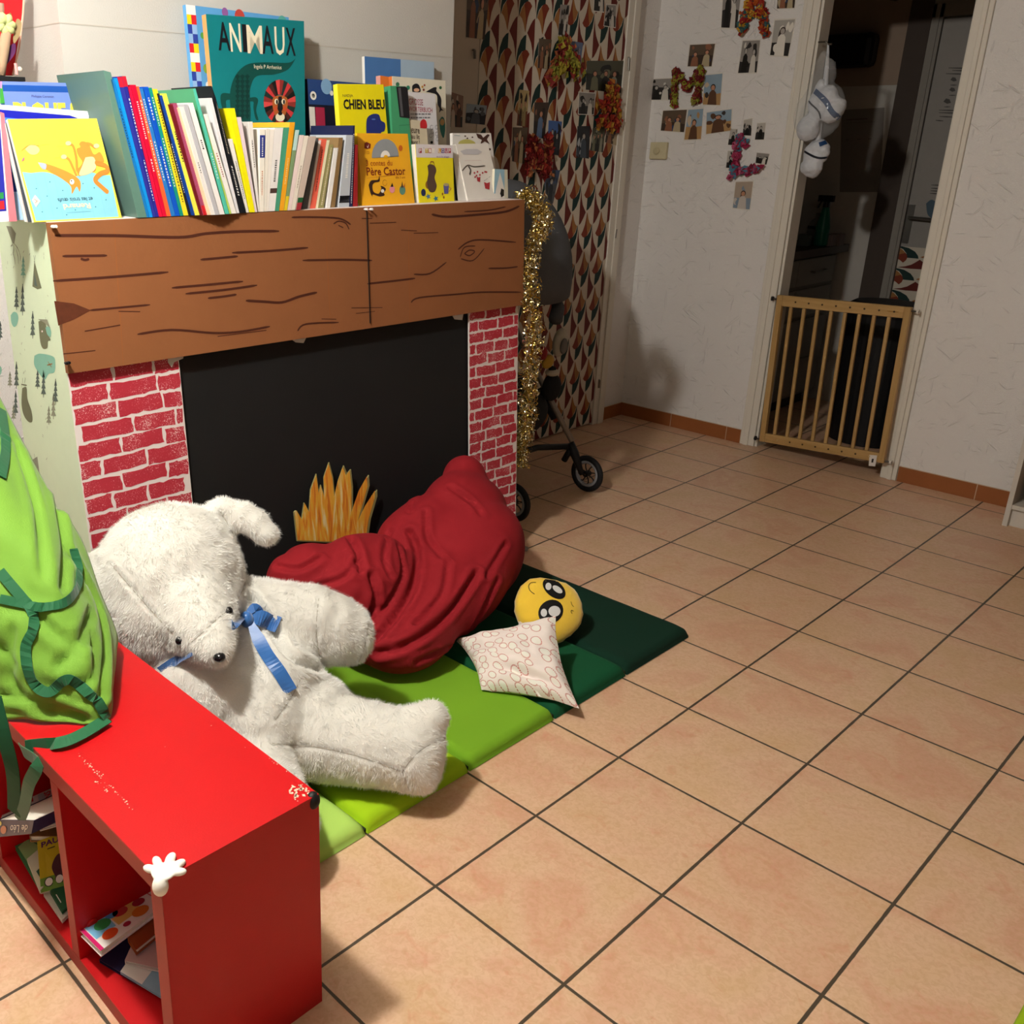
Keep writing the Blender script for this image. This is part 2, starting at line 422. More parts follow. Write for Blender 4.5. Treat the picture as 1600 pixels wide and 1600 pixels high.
def scallops(mb, q, pw, ph, flip, lay=1, ou=0, ov=0, turn=False):
    nu = int((q.H if turn else q.W)/pw)+2; nv = int((q.W if turn else q.H)/ph)+3
    for i in range(-1, nu):
        for j in range(-1, nv):
            for m, poly in CELL:
                pts = [((i+ou+(1-u if flip else u))*pw/q.W, (j+ov+(1-v if flip else v))*ph/q.H) for u, v in poly]
                if turn: pts = [((j+ov+v)*ph/q.W, 1-(i+ou+u)*pw/q.H) for u, v in poly]
                for ax, lim, sg in ((0, 0, 1), (0, 1, -1), (1, 0, 1), (1, 1, -1)):      # clip to the door
                    out = []
                    for a, b in zip(pts, pts[1:]+pts[:1]):
                        ia = (a[ax]-lim)*sg >= 0; ib = (b[ax]-lim)*sg >= 0
                        if ia: out.append(a)
                        if ia != ib:
                            t = (lim-a[ax])/(b[ax]-a[ax]); out.append((a[0]+(b[0]-a[0])*t, a[1]+(b[1]-a[1])*t))
                    pts = out
                    if len(pts) < 3: break
                if len(pts) >= 3: mb.art(q, pts, m, lay)
DT = .022
CLW = M('#b9ae9e', .5, var=.02)
def closet_door(name, y0, y1, pat, flip):
    mb = MB(); x = XL+DT; mb.box((XL+.001, y0, .012), (x, y1, 2.3), CLW if not pat else CRM)
    if pat: scallops(mb, Q((x, y0, .012), (x, y1, .012), (x, y1, 2.3), (x, y0, 2.3)), .1175, .187, flip)
    return tag(mb.build(name, bevel=0), kind='structure')
d1 = closet_door('door_1', 1.50, 2.066, False, False)
d2 = closet_door('door_2', 2.070, 2.60, True, False)
d3 = closet_door('door_3', 2.603, 3.10, True, True)
CHR = M('#8d8880', .3, metal=1, var=.02)
for d, (px, py, px2, py2) in ((d1, (742, 78, 742, 92)), (d3, (983, 90, 982, 110)), (d3, (963, 358, 961, 372)), (d3, (937, 594, 936, 606))):
    a = ox(px, py, XL+.035); b = ox(px2, py2, XL+.035); mb = MB(); mb.tube([a, b], .006, CHR); mb.tube([a, a-V((.012, 0, 0))], .004, CHR); mb.build('door_handle', d)
mb = MB(); mb.box((XL+.001, 3.10, 0), (XL+.03, 3.20, 2.36), WHT); mb.box((XL+.03, 3.14, 0), (XL+.038, 3.185, 2.34), WHT); mb.box((XL+.001, 1.5, 2.3), (XL+.03, 3.2, 2.37), WHT); struct(mb, 'trim_4', bevel=.002)
# ------------------------------------------------------------------ cardboard fireplace
ZT = 1.27
def XF(y, z): return -.722+.028*(y+.17)-.06*z
FN = V((1, -.028, .06)).normalized(); FP = V((XF(0, 0), 0, 0))
def fp(x, y, off=0): return on(x, y, FP+FN*off, FN)
fire = thing('cardboard_fireplace', 'homemade cardboard fireplace with brown wood-grain beam, red brick columns and black back', 'fireplace', (-.9, .64, 0))
Y0, Y1 = -.180, 1.462
def fq(y0, y1, z0, z1, off): # quad frame on the fireplace front
    return Q(*[V((XF(y, z), y, z))+FN*off for y, z in ((y0, z0), (y1, z0), (y1, z1), (y0, z1))])
CARD = M('#8c5834', .75, var=.08, scale=12, bump=.15, bscale=60); DKL = M('#4a2113', .7); DKT = M('#5a2c18', .7, var=.3, scale=60)
WPAP = M('#e9dfdc', .7, var=.03)
# carcass: side walls and top shelf
mb = MB(); G1 = M('#cfdec2', .8, var=.04, bump=.1)
sq = Q((-1.10, Y0, 0), (XF(Y0, 0)-.003, Y0, 0), (XF(Y0, ZT)-.003, Y0, ZT), (-1.10, Y0, ZT))
mb.qbox(sq, 0, 1, 0, 1, -.012, 0, G1)
def spx(x, y):
    p = oy(x, y, Y0); v = (p.z)/ZT; xr = (XF(Y0, p.z)-.003); return ((p.x+1.10)/(xr+1.10), v)
def sc(u, v): return spx(u/4.447, 340+v/4.447)
DG = M('#54605a', .8); OL = M('#6d6f55', .8); TL = M('#7fb3a0', .8); GR = M('#8a8c78', .8)
def tree(x, y, h, m=DG):
    mb.art(sq, [sc(x-2, y), sc(x+2, y), sc(x+2, y+h), sc(x-2, y+h)], m, 1)
    for k in range(4):
        a = y+h*.2*k; wd = 10+k*3
        mb.art(sq, [sc(x-wd*.9, a+h*.27), sc(x+wd, a+h*.27), sc(x, a)], m, 1+k*.3)
for t in ((115, 480, 160), (158, 460, 220), (228, 650, 190), (162, 270, 150, TL), (115, 1000, 190), (70, 1070, 110, GR), (262, 1060, 130), (303, 1060, 190), (387, 1120, 180), (372, 1220, 180, GR),
          (340, 1310, 130, GR), (110, 1200, 180), (95, 1300, 110, GR), (3, 720, 130), (20, 1500, 150)): tree(*t)
def blobp(pts, m, lay=1): mb.art(sq, [sc(*p) for p in curve2(pts+[pts[0]], 4)[:-1]], m, lay)
blobp([(75, 680), (95, 655), (120, 665), (128, 700), (118, 745), (98, 760), (80, 730)], TL)
blobp([(240, 960), (280, 945), (370, 965), (385, 1010), (378, 1075), (340, 1085), (310, 1125), (265, 1070), (238, 1020)], TL)
blobp([(0, 1030), (12, 1045), (10, 1080), (0, 1090)], TL)
mb.art(sq, [sc(240, 300), sc(290, 490), sc(262, 498), sc(226, 478)], OL); mb.art(sq, [sc(240, 380), sc(262, 480), sc(240, 470)], DG, 2)
mb.stroke(sq, [sc(234, 262), sc(243, 310)], .003, DG); mb.stroke(sq, [sc(247, 262), sc(238, 310)], .003, DG)
mb.art(sq, [sc(45, 58), sc(80, 62), sc(112, 110), sc(100, 180), (sc(88, 180))], GR)
for a in ((88, 180, 75, 200), (95, 180, 90, 260), (100, 180, 135, 240), (90, 240, 105, 325), (135, 240, 142, 300), (110, 210, 130, 320)): mb.stroke(sq, [sc(a[0], a[1]), sc((a[0]+a[2])/2+5, (a[1]+a[3])/2), sc(a[2], a[3])], .004, GR)
blobp([(268, 722), (300, 712), (318, 735), (330, 800), (352, 850), (335, 860), (330, 905), (300, 910), (280, 860)], OL)
mb.art(sq, [sc(265, 705), sc(330, 708), sc(352, 770), sc(310, 730)], GR, 2)
blobp([(318, 765), (340, 755), (357, 790), (352, 830), (330, 810)], TL, 2); mb.art(sq, [sc(x, y) for x, y in circ(296, 790, 5, 7, 8)], WPAP, 3)
blobp([(155, 1185), (185, 1180), (192, 1260), (220, 1345), (226, 1415), (198, 1418), (165, 1370), (150, 1290)], OL)
mb.stroke(sq, [sc(150, 1158), sc(188, 1165)], .007, OL, 2); mb.stroke(sq, [sc(158, 1150), sc(160, 1115)], .003, OL, 2); mb.stroke(sq, [sc(172, 1150), sc(178, 1112)], .003, OL, 2)
mb.stroke(sq, [sc(330, 1025), sc(365, 1015)], .006, TAN, 2); mb.stroke(sq, [sc(335, 1000), sc(360, 1040)], .006, TAN, 2)
for _ in range(46):
    x = random.choice([random.gauss(60, 25), random.gauss(165, 30), random.gauss(310, 20)]); y = random.uniform(120, 1700); mb.stroke(sq, [sc(x, y), sc(x+random.uniform(-8, 8), y+random.uniform(8, 22))], .0035, GR)
mb.art(sq, [sc(215, 1690), sc(260, 1660), sc(285, 1840), sc(235, 1850)], GR); mb.stroke(sq, [sc(238, 1640), sc(250, 1700)], .003, DG)
tag(mb.build('side_panel', fire), 'pale green fabric printed with bears, tents and fir trees')
mb = MB(); mb.qbox(Q((-1.10, Y1, 0), (XF(Y1, 0)-.003, Y1, 0), (XF(Y1, ZT)-.003, Y1, ZT), (-1.10, Y1, ZT)), 0, 1, 0, 1, 0, .010, G1); mb.build('side_panel', fire)
mb = MB(); mb.hexa([(-1.10, Y0-.004, ZT-.006), (XF(Y0, ZT)+.006, Y0-.004, ZT-.006), (XF(Y1, ZT)+.006, Y1+.004, ZT-.006), (-1.10, Y1+.004, ZT-.006), (-1.10, Y0-.004, ZT), (XF(Y0, ZT)+.006, Y0-.004, ZT), (XF(Y1, ZT)+.006, Y1+.004, ZT), (-1.10, Y1+.004, ZT)], WPAP); mb.build('shelf_board', fire)
# black back board
q = fq(.10, 1.36, 0, 1.0, -.012); mb = MB(); mb.qbox(q, 0, 1, 0, 1, -.004, 0, M('#161617', .7, var=.15, scale=6, bump=.12, bscale=15)); mb.build('fireback', fire)
# brick columns
def brick_mat():
    m, N, L, b = newmat('sponged_red_brick_paint', .7); tc = N.new('ShaderNodeTexCoord')
    n = nnoise(N, L, tc.outputs['Object'], 320, 3); n2 = nnoise(N, L, tc.outputs['Object'], 14, 2)
    k = math_node(N, L, 'ADD', n, math_node(N, L, 'MULTIPLY', n2, .5))
    L.new(ramp(N, L, k, [(.79, lin('#b5283a')), (.9, lin('#cc5560')), (.97, lin('#e9cfcc'))]), b.inputs['Base Color']); return m
BRK = brick_mat()
def column(y0, y1, bw, rh, seed):
    rnd = random.Random(seed); q = fq(y0, y1, 0, .925, 0); mb = MB(); mb.qbox(q, 0, 1, 0, 1, -.005, 0, WPAP)
    nr = int(.925/rh)+1
    for r in range(nr):
        x = -rnd.uniform(.2, .9)*bw if r % 2 else -rnd.uniform(0, .25)*bw
        z0 = .925-(r+1)*rh; g = .0075
        while x < (y1-y0):
            wd = bw*rnd.uniform(.8, 1.15); a = max(x+g/2, .003); b = min(x+wd-g/2, y1-y0-.003); zz0 = max(z0+g/2, 0); zz1 = z0+rh-g/2
            if b-a > .012 and zz1 > .01:
                P = []
                n = 7
                for k in range(n): P.append((a+(b-a)*k/n, zz0))
                for k in range(3): P.append((b, zz0+(zz1-zz0)*k/3))
                for k in range(n): P.append((b-(b-a)*k/n, zz1))
                for k in range(3): P.append((a, zz1-(zz1-zz0)*k/3))
                tl = rnd.uniform(-.004, .006)
                P = [((px_+rnd.uniform(-.0028, .0028))/q.W, (pz_+rnd.uniform(-.0024, .0024)+tl*(px_-a)/bw)/.925) for px_, pz_ in P]
                P = [(min(max(u, .002), .998), min(max(v_, 0), .999)) for u, v_ in P]
                mb.art(q, P, BRK, 1)
            x += wd
    mb.build('brick_column', fire)
ya, yb = fp(97, 600).y, fp(283, 600).y; column(Y0, yb, .125, .047, 3)
yc = fp(733, 600).y; column(yc, Y1, .088, .0385, 5)
# beam
zb = .918; q = fq(Y0-.004, Y1+.004, zb, ZT-.002, .018)
mb = MB(); mb.qbox(q, 0, 1, 0, 1, -.018, 0, CARD)
def bpx(u, v):
    p = on(u/1.8605, 300+v/1.8605, FP+FN*.018, FN); return ((p.y-Y0+.004)/(Y1-Y0+.008), (p.z-zb)/(ZT-.002-zb))
for wd, pts in ((7, [(160, 128), (335, 128), (520, 133), (600, 122), (700, 116), (812, 115)]), (6, [(182, 188), (250, 187), (312, 186)]), (6, [(235, 195), (248, 199), (260, 196)]),
    (6, [(155, 260), (330, 248), (490, 234)]), (6, [(500, 280), (600, 271), (707, 261)]), (6, [(540, 297), (650, 286), (748, 272)]), (6, [(605, 310), (650, 305), (688, 299)]),
    (6, [(675, 178), (790, 172), (896, 163)]), (6, [(583, 198), (640, 193), (692, 188)]), (5, [(848, 75), (900, 74), (985, 78), (1020, 96)]), (4, [(970, 94), (985, 86), (1005, 92), (1015, 110)]), (7, [(984, 98), (998, 105)]),
    (5, [(1052, 78), (1082, 78)]), (5, [(1075, 92), (1152, 89)]), (6, [(880, 200), (1000, 198), (1082, 200)]), (6, [(1068, 268), (1140, 260), (1207, 252)]), (5, [(1203, 240), (1250, 238), (1298, 205)]),
    (5, [(1166, 112), (1212, 114)]), (5, [(1203, 121), (1274, 119)]), (7, [(1255, 66), (1300, 73), (1400, 66), (1470, 58), (1510, 42)]), (4, [(1350, 58), (1420, 54), (1470, 44)]),
    (5, [(1332, 168), (1360, 147), (1400, 140), (1500, 147)]), (4, [(1338, 190), (1350, 162), (1382, 158)]), (4, [(1340, 195), (1375, 200), (1408, 165)]), (4, [(1350, 180), (1365, 170), (1380, 174), (1365, 186), (1350, 180)]),
    (5, [(1420, 223), (1470, 222), (1505, 218)]), (5, [(1195, 322), (1220, 308), (1330, 298), (1400, 292), (1515, 292)]), (7, [(715, 317), (770, 320), (820, 322), (870, 305), (922, 293)]),
    (5, [(865, 405), (890, 385), (985, 380)]), (5, [(935, 370), (978, 371)]), (5, [(1022, 338), (1112, 337)]), (4, [(1035, 354), (1090, 348)]), (6, [(400, 415), (500, 402), (620, 411), (700, 407), (785, 392)]),
    (5, [(633, 421), (775, 403)]), (5, [(345, 348), (408, 349)]), (6, [(247, 406), (350, 388)]), (5, [(185, 472), (278, 462)]), (5, [(262, 345), (340, 338), (437, 329)])):
    if len(pts) > 2: pts = curve2(pts, 5)
    mb.stroke(q, [bpx(*p) for p in pts], wd*1.02/1000, DKL, 1)
mb.art(q, [bpx(*p) for p in ((158, 318), (215, 325), (265, 345), (215, 372), (170, 390))], DKT, 1)
LC = M('#94592f', .8)
for x0_, y0_, x1_, y1_ in ((330, 75, 358, 490), (945, 62, 962, 408), (1187, 42, 1191, 362)):
    a = bpx(x0_, y0_); b = bpx(x1_, y1_); mb.stroke(q, [(a[0], .995), ((a[0]+b[0])/2, .5), (b[0], .01)], .004, LC, .6)
mb.build('beam', fire)
WP = M('#f0eee8', .3); BK = M('#0e0e10', .4)
for x, y, m in ((80, 354, WP), (84, 354, WP), (569, 327, WP), (577, 327, WP), (101, 567, BK), (105, 566, BK)):
    p = on(x, y, FP+FN*.019, FN); mb = MB(); mb.lathe([(.002, 0), (.0022, .004), (.0035, .005), (.0035, .007), (.0022, .008), (.0026, .012), (.004, .013), (.003, .015)], p, m, 10, FN); mb.build('push_pin', fire, smooth=False)
mb = MB(); mb.tube([on(573+i*.55, 330+i*17.5, FP+FN*.0205, FN) for i in range(11)], .0016, BK, 6); mb.build('cord', fire)
# torn tape bits under the beam
TP = M('#cfcac4', .5, alpha=1)
for i, pts in enumerate(([(262, 553), (287, 551), (286, 560), (272, 566), (268, 574), (262, 566)], [(455, 530), (478, 528), (474, 536), (462, 535)], [(706, 492), (724, 489), (722, 500), (710, 499)])):
    mb = MB(); mb.prism([on(x, y, FP+FN*.004, FN) for x, y in pts], FN*.001, TP); mb.build('tape', fire)
# flame cut-out
def flame_mat():
    m, N, L, b = newmat('painted_flames', .6); tc = N.new('ShaderNodeTexCoord'); mp = N.new('ShaderNodeMapping'); mp.inputs['Scale'].default_value = (30, 30, 4); L.new(tc.outputs['Object'], mp.inputs[0])
    n = nnoise(N, L, mp.outputs[0], 2, 4, 1); L.new(ramp(N, L, n, [(.34, lin('#c9701c')), (.45, lin('#e0952a')), (.55, lin('#dcae38')), (.68, lin('#e2d3a0'))]), b.inputs['Base Color']); return m
FM = flame_mat(); GE = M('#8a8354', .8)
outl = [(463, 845), (458, 800), (461, 797), (470, 812), (474, 785), (482, 800), (484, 765), (493, 740), (497, 770), (500, 757), (506, 775), (505, 745), (513, 722), (519, 745), (522, 775), (528, 750), (536, 727), (541, 740), (547, 733), (550, 760), (550, 800), (562, 765), (575, 742), (576, 758), (564, 800), (560, 815), (572, 790), (588, 765), (588, 775), (578, 810), (572, 850)]
mb = MB(); mb.prism([on(x, y, FP+FN*.006, FN) for x, y in outl], FN*.005, GE)
def shrink(p): return p
inn = [(x*.965+.035*522, y*.965+.035*812) for x, y in outl]
mb.prism([on(x, y, FP+FN*.0112, FN) for x, y in inn], FN*.0006, FM); tag(mb.build('flame', fire), 'yellow and orange painted cardboard flames')
# ------------------------------------------------------------------ books
PG = M('#e9e4d6', .8, var=.08, scale=300)
GB = 'picture books on the fireplace shelf'
def make_book(q, th, cover, label, art=None, side=None, spine='L', pages=PG, cov=.0018, group=GB, ovr=.003):
    """front face = q, body reaches back by th"""
    b = thing('book', label, 'book', q(.5, 0, -th/2), group)
    mb = MB(); cu = cov/max(q.W, .01); sd = side or cover
    if spine == 'F':                                 # spine faces the front, boards run backwards
        tw = min(.3, .0013/max(q.W, .001)*1)
        mb.qbox(q, 0, 1, 0, 1, -.002, 0, cover); mb.qbox(q, 0, tw, 0, 1, -th, -.002, sd); mb.qbox(q, 1-tw, 1, 0, 1, -th, -.002, sd)
        if art: art(mb, q)
        mb.build('cover', b)
        mb = MB(); e = ovr/q.H; mb.qbox(q, tw, 1-tw, e, 1-e, -th+.003, -.002, pages); mb.build('page_block', b)
    else:
        mb.qbox(q, 0, 1, 0, 1, -cov, 0, cover); mb.qbox(q, 0, 1, 0, 1, -th, -th+cov, sd)
        if spine == 'L': mb.qbox(q, 0, cu, 0, 1, -th+cov, -cov, sd)
        else: mb.qbox(q, 1-cu, 1, 0, 1, -th+cov, -cov, sd)
        if art: art(mb, q)
        mb.build('cover', b)
        mb = MB(); e = ovr/q.H; eu = ovr/q.W; mb.qbox(q, cu if spine == 'L' else eu, 1-eu if spine == 'L' else 1-cu, e, 1-e, -th+cov, -cov, pages); mb.build('page_block', b)
    return b
ZS = ZT+.0005
def sbook(b0, b1, t0, t1, ty, cover, label, depth=.17, side=None, marks=None, band=None, xo=.010, ty2=None, art=None):
    by = 337-(b0+b1)/2*.026; A = (XF(.6, ZT)-xo)
    def pt(x, y): return on(x, y, V((XF(0, ZT)-xo, 0, ZT)), V((1, -.028, 0)))
    bl, br = pt(b0+.2, by), pt(b1-.2, by); bl.z = br.z = ZS
    q = Q(bl, br, pt(t1, ty2 or ty), pt(t0, ty))
    def a(mb, q):
        if marks:
            v = .9
            for mm, v0, v1 in marks:
                vv = v1
                while vv > v0:
                    h = random.uniform(.008, .022); mb.art(q, [(.38, vv-h*.75), (.64, vv-h*.75), (.64, vv), (.38, vv)], mm, 1); vv -= h+.006
        if band:
            for mm, v0, v1 in band: mb.art(q, [(0, v0), (1, v0), (1, v1), (0, v1)], mm, .5)
        if art: art(mb, q)
    return make_book(q, depth, cover, label, a, side, 'F')
def m_(h, r=.45): return M(h, r, coat=.2)
WHI, BLK_, GLD = m_('#ece8e2'), m_('#16161c'), m_('#d8a23c')
rng = (.15, .85)
RT = m_('#c01f35')
S = [ # bottom x0,x1, top x0,x1, top y, colour, label, options
 (214.5, 229, 162, 173, 110, m_('#5d8377'), 'large sage green picture book leaning left, first of the spine-out row', dict(depth=.26, ty2=113, side=m_('#55756c'))),
 (229, 233, 173, 178, 124, m_('#1877c0'), 'slim mid-blue book leaning right beside the large sage green one', dict(marks=[(BLK_, .45, .8)])),
 (233, 238.5, 178, 183, 122, m_('#0f90e4'), 'thin bright cyan-blue book, second from the sage green one', {}),
 (238.5, 243, 183, 190, 120, m_('#2c3196'), 'indigo spine with a red top, the left of the two', dict(band=[(RT, .93, 1)])),
 (243, 248, 190, 196.5, 119, m_('#272a90'), 'indigo spine with red top and white lettering, right of the two', dict(band=[(RT, .93, 1)], marks=[(WHI, .12, .42), (WHI, .5, .85)])),
 (248, 253.5, 197, 204, 135, m_('#e3123f'), 'narrow crimson spine right next to the indigo pair', {}),
 (253.5, 260, 204, 212, 132.5, m_('#d30b36'), 'wider crimson spine with white title, beside an orange one', dict(marks=[(WHI, .35, .45), (WHI, .6, .88)])),
 (260, 267, 212, 217, 135, m_('#ef6434'), 'orange spine with big white lettering between red and blue books', dict(marks=[(WHI, .3, .6), (WHI, .65, .9)])),
 (267, 273.5, 217.5, 223, 138, m_('#2b79c4'), 'steel blue spine with white lettering right of the orange one', dict(marks=[(WHI, .3, .6), (WHI, .72, .92)])),
 (273.5, 281, 223.5, 231.5, 135.5, m_('#0b52c2'), 'royal blue spine with white lettering and worn foot', dict(marks=[(WHI, .25, .55), (WHI, .75, .92)])),
 (281, 286.5, 231.5, 237, 137, m_('#16907f'), 'teal spine with white lettering next to the yellow spine', dict(marks=[(WHI, .25, .62), (WHI, .72, .93)])),
 (286.5, 294.5, 238, 245.5, 139, m_('#f4df2c'), 'broad yellow spine with fine dark lettering right of the teal one', dict(marks=[(m_('#6a4a22'), .12, .92)])),
 (294.5, 299, 245.5, 249, 146, m_('#1c1c24'), 'very thin black spine with white script between yellow and blue', dict(marks=[(WHI, .2, .6)])),
 (299, 305, 249, 253.5, 149, m_('#0d3d94'), 'navy blue spine left of the second yellow spine', {}),
 (305, 312.5, 253.5, 260, 146, m_('#f3ee55'), 'pale lemon yellow spine beside the navy one', dict(marks=[(BLK_, .45, .7)])),
 (312.5, 317.5, 263, 269.5, 163, m_('#6d1722'), 'dark oxblood spine left of the mauve one', {}),
 (317.5, 324, 270, 276, 161, m_('#a24a6c'), 'mauve spine with a red foot', dict(band=[(m_('#c8202a'), 0, .09)])),
 (324, 330, 277, 281, 168, m_('#f5cdaa'), 'pale peach spine left of white books', {}),
 (330, 336, 281, 287, 167, m_('#e6e2de'), 'thin white spine right of the peach one', dict(marks=[(m_('#555555'), .4, .5)])),
 (336, 342.5, 287, 293, 163, m_('#b9b9c0'), 'light grey spine between two white ones', {}),
 (342.5, 351, 293, 301.5, 160.5, m_('#f4f1ee'), 'wide white spine touching the tall turquoise one', dict(marks=[(BLK_, .6, .68)], depth=.2)),
 (351.5, 358, 297+5, 305.5, 139, m_('#55c4ac'), 'tall turquoise spine with green picture cover on its side', dict(depth=.21, side=m_('#4fa077'), marks=[(WHI, .3, .5)], ty2=138)),
 (358, 361.5, 312, 316, 176, m_('#bfe06a'), 'thin lime spine right of the turquoise one', {}),
 (361.5, 369.5, 317, 324, 178, m_('#f2efe9'), 'white spine with small red lettering', dict(marks=[(m_('#b06a6a'), .38, .62)])),
 (369.5, 374, 326, 331, 153, m_('#e7e7ea'), 'tall white-grey spine left of the tall black one', dict(depth=.2)),
 (374, 384.5, 330.5, 337, 134, m_('#14181f'), 'tall black spine with pale lettering', dict(depth=.2, ty2=152, marks=[(m_('#a8a08e'), .5, .9), (WHI, .15, .4)])),
 (384.5, 389, 357, 363, 217, m_('#efece4'), 'short white spine with dark title left of the bright yellow book', dict(marks=[(m_('#3a4a3a'), .2, .7)])),
 (390, 398.5, 358.5, 366.5, 169, m_('#f7ee12'), 'bright yellow spine, tallest yellow book of the row', dict(depth=.19)),
 (398.5, 402, 370, 376.5, 183, m_('#ead9de'), 'thin pinkish white spine right of the bright yellow book', {}),
 (402, 405.5, 388, 394.5, 190, m_('#eeebe6'), 'white book leaning left with plain grey-white side', dict(depth=.18, side=m_('#c9c7c2'), marks=[(m_('#444444'), .5, .8)])),
 (405.5, 412, 406, 414.5, 202, m_('#f3eee2'), 'cream spine with a blue label near its top', dict(band=[(m_('#2c3a8c'), .66, .93)], marks=[(m_('#c47a52'), .2, .5), (WHI, .68, .9)])),
 (412.5, 416, 416, 421.5, 201, m_('#ece7dc'), 'ivory spine right of the one with a blue label', {}),
 (416, 419.5, 422, 428.5, 202, m_('#f2ece4'), 'thin ivory spine, second right of the blue label', {}),
 (419.5, 429.5, 429, 442.5, 200, m_('#f0edeb'), 'wide white spine with a dark brown block low down', dict(band=[(m_('#4b3733'), .22, .28)], marks=[(m_('#555555'), .35, .62)])),
 (429.5, 436, 443.5, 452, 199, m_('#4a9c7c'), 'muted green spine between white and orange-yellow books', {}),
 (436.5, 443.5, 453, 461, 191, m_('#f0a824'), 'orange-yellow spine with a pale dot near its top', dict(depth=.19, marks=[(m_('#f6dd9a'), .3, .6)])),
 (443.5, 448.5, 461.5, 467.5, 203, m_('#7f9c70'), 'green and pale blue picture spine with a yellow foot', dict(band=[(m_('#e8cf2c'), 0, .18), (m_('#bfe0dc'), .75, 1)])),
 (449, 455, 468.5, 475, 211, m_('#ecd9d4'), 'pale pink spine, left of two slanting to the right', {}),
 (455, 461, 475.5, 482, 212, m_('#efe6d8'), 'cream spine with a torn lower edge beside the pink one', dict(marks=[(m_('#8a7a6a'), .3, .6)])),
 (462, 470, 482.5, 494, 213, m_('#c9b8ac'), 'beige-brown spine with a green and red tag at its foot', dict(band=[(m_('#1d5a34'), .1, .17), (m_('#a5323a'), 0, .1)])),
 (471, 480, 494.5, 498, 216, m_('#56575a'), 'dark grey spine left of the coral one', {}),
 (480.5, 484, 498.5, 502, 219, m_('#efe2de'), 'sliver of white spine touching the coral one', {}),
 (484, 493, 502.5, 510.5, 217, m_('#ee6a54'), 'coral red spine with dark lettering', dict(marks=[(m_('#5a1c1c'), .25, .85)])),
 (493, 497, 511, 515, 219, m_('#f1ebc8'), 'thin cream-yellow spine right of the coral one', {}),
 (497.5, 505.5, 515.5, 521, 226, m_('#9a9460'), 'olive spine covered with cream doodles', dict(marks=[(m_('#eee6c6'), .05, .95)])),
 (509.5, 516, 522, 529, 231, m_('#f2f0ee'), 'clean white spine right of the olive doodled one', {}),
 (517, 523.5, 529.5, 536, 215, m_('#8b6f48'), 'brown-backed spine between white and silver-grey ones', {}),
 (529, 545.5, 541, 551.5, 211, m_('#bcc3cc'), 'silver-grey spine with a small black mark at the foot', dict(depth=.17, marks=[(WHI, .4, .75)], band=[(BLK_, .06, .16), (m_('#bcc3cc'), .075, .145)])),
 (546, 551, 552, 554.5, 196, m_('#1d2048'), 'dark navy spine with white lettering behind the yellow CD book', dict(depth=.2, marks=[(WHI, .05, .9)])),
 (551.5, 559, 556, 559, 226, m_('#9c2226'), 'dark red spine squeezed against the yellow CD book', {}),
]
for s in S:
    if 214 < s[0] < 470: s[7].setdefault('xo', -.020-.024*max(0, 1-abs(s[0]-335)/45) if s[0] < 400 else -.014)
    sbook(*s[:7], **s[7])
def uvof(q, x, y):
    P = on(x, y, q.c[0], q.n)
    u, v = .5, .5
    for _ in range(12):                              # invert the bilinear map
        e = P-q(u, v); du = (q(u+.01, v)-q(u, v))*100; dv = (q(u, v+.01)-q(u, v))*100
        a, b, c = du.dot(du), du.dot(dv), dv.dot(dv); k = a*c-b*b; eu, ev = e.dot(du), e.dot(dv)
        u += (eu*c-ev*b)/k; v += (ev*a-eu*b)/k
    return (u, v)
def fquad(tl, tr, br, bl, xb, tilt, zb=None):
    zb = ZS if zb is None else zb
    a = R(tilt); n = V((math.cos(a), 0, math.sin(a))); P = V((xb, 0, zb)); t = V((-math.sin(a), 0, math.cos(a)))
    TL_, TR_ = on(*tl, P, n), on(*tr, P, n)
    def low(p, x):
        if x is None: return p-t*((p.z-zb)/t.z)
        w_ = on(*x, P, n); w_ -= t*((w_.z-zb)/t.z); return w_
    return Q(low(TL_, bl), low(TR_, br), TR_, TL_)
def U(q, pts): return [uvof(q, *p) for p in pts]
def cr(pts, s, x0, y0): return [(x0+u/s, y0+v/s) for u, v in pts]
def closed(pts, per=5): return curve2(pts+[pts[0]], per)[:-1]
def fbook(tl, tr, br, bl, xb, tilt, th, cover, label, art=None, side=None, spine='L', **k):
    q = fquad(tl, tr, br, bl, xb, tilt); return make_book(q, th, cover, label, art, side, spine, **k), q
OR_, CRE, TEA = m_('#ea7a2c'), m_('#ece3c8'), m_('#0f7a80')
YEL, GLDN, REDD = m_('#f4e312'), m_('#efb41c'), m_('#c8242c')
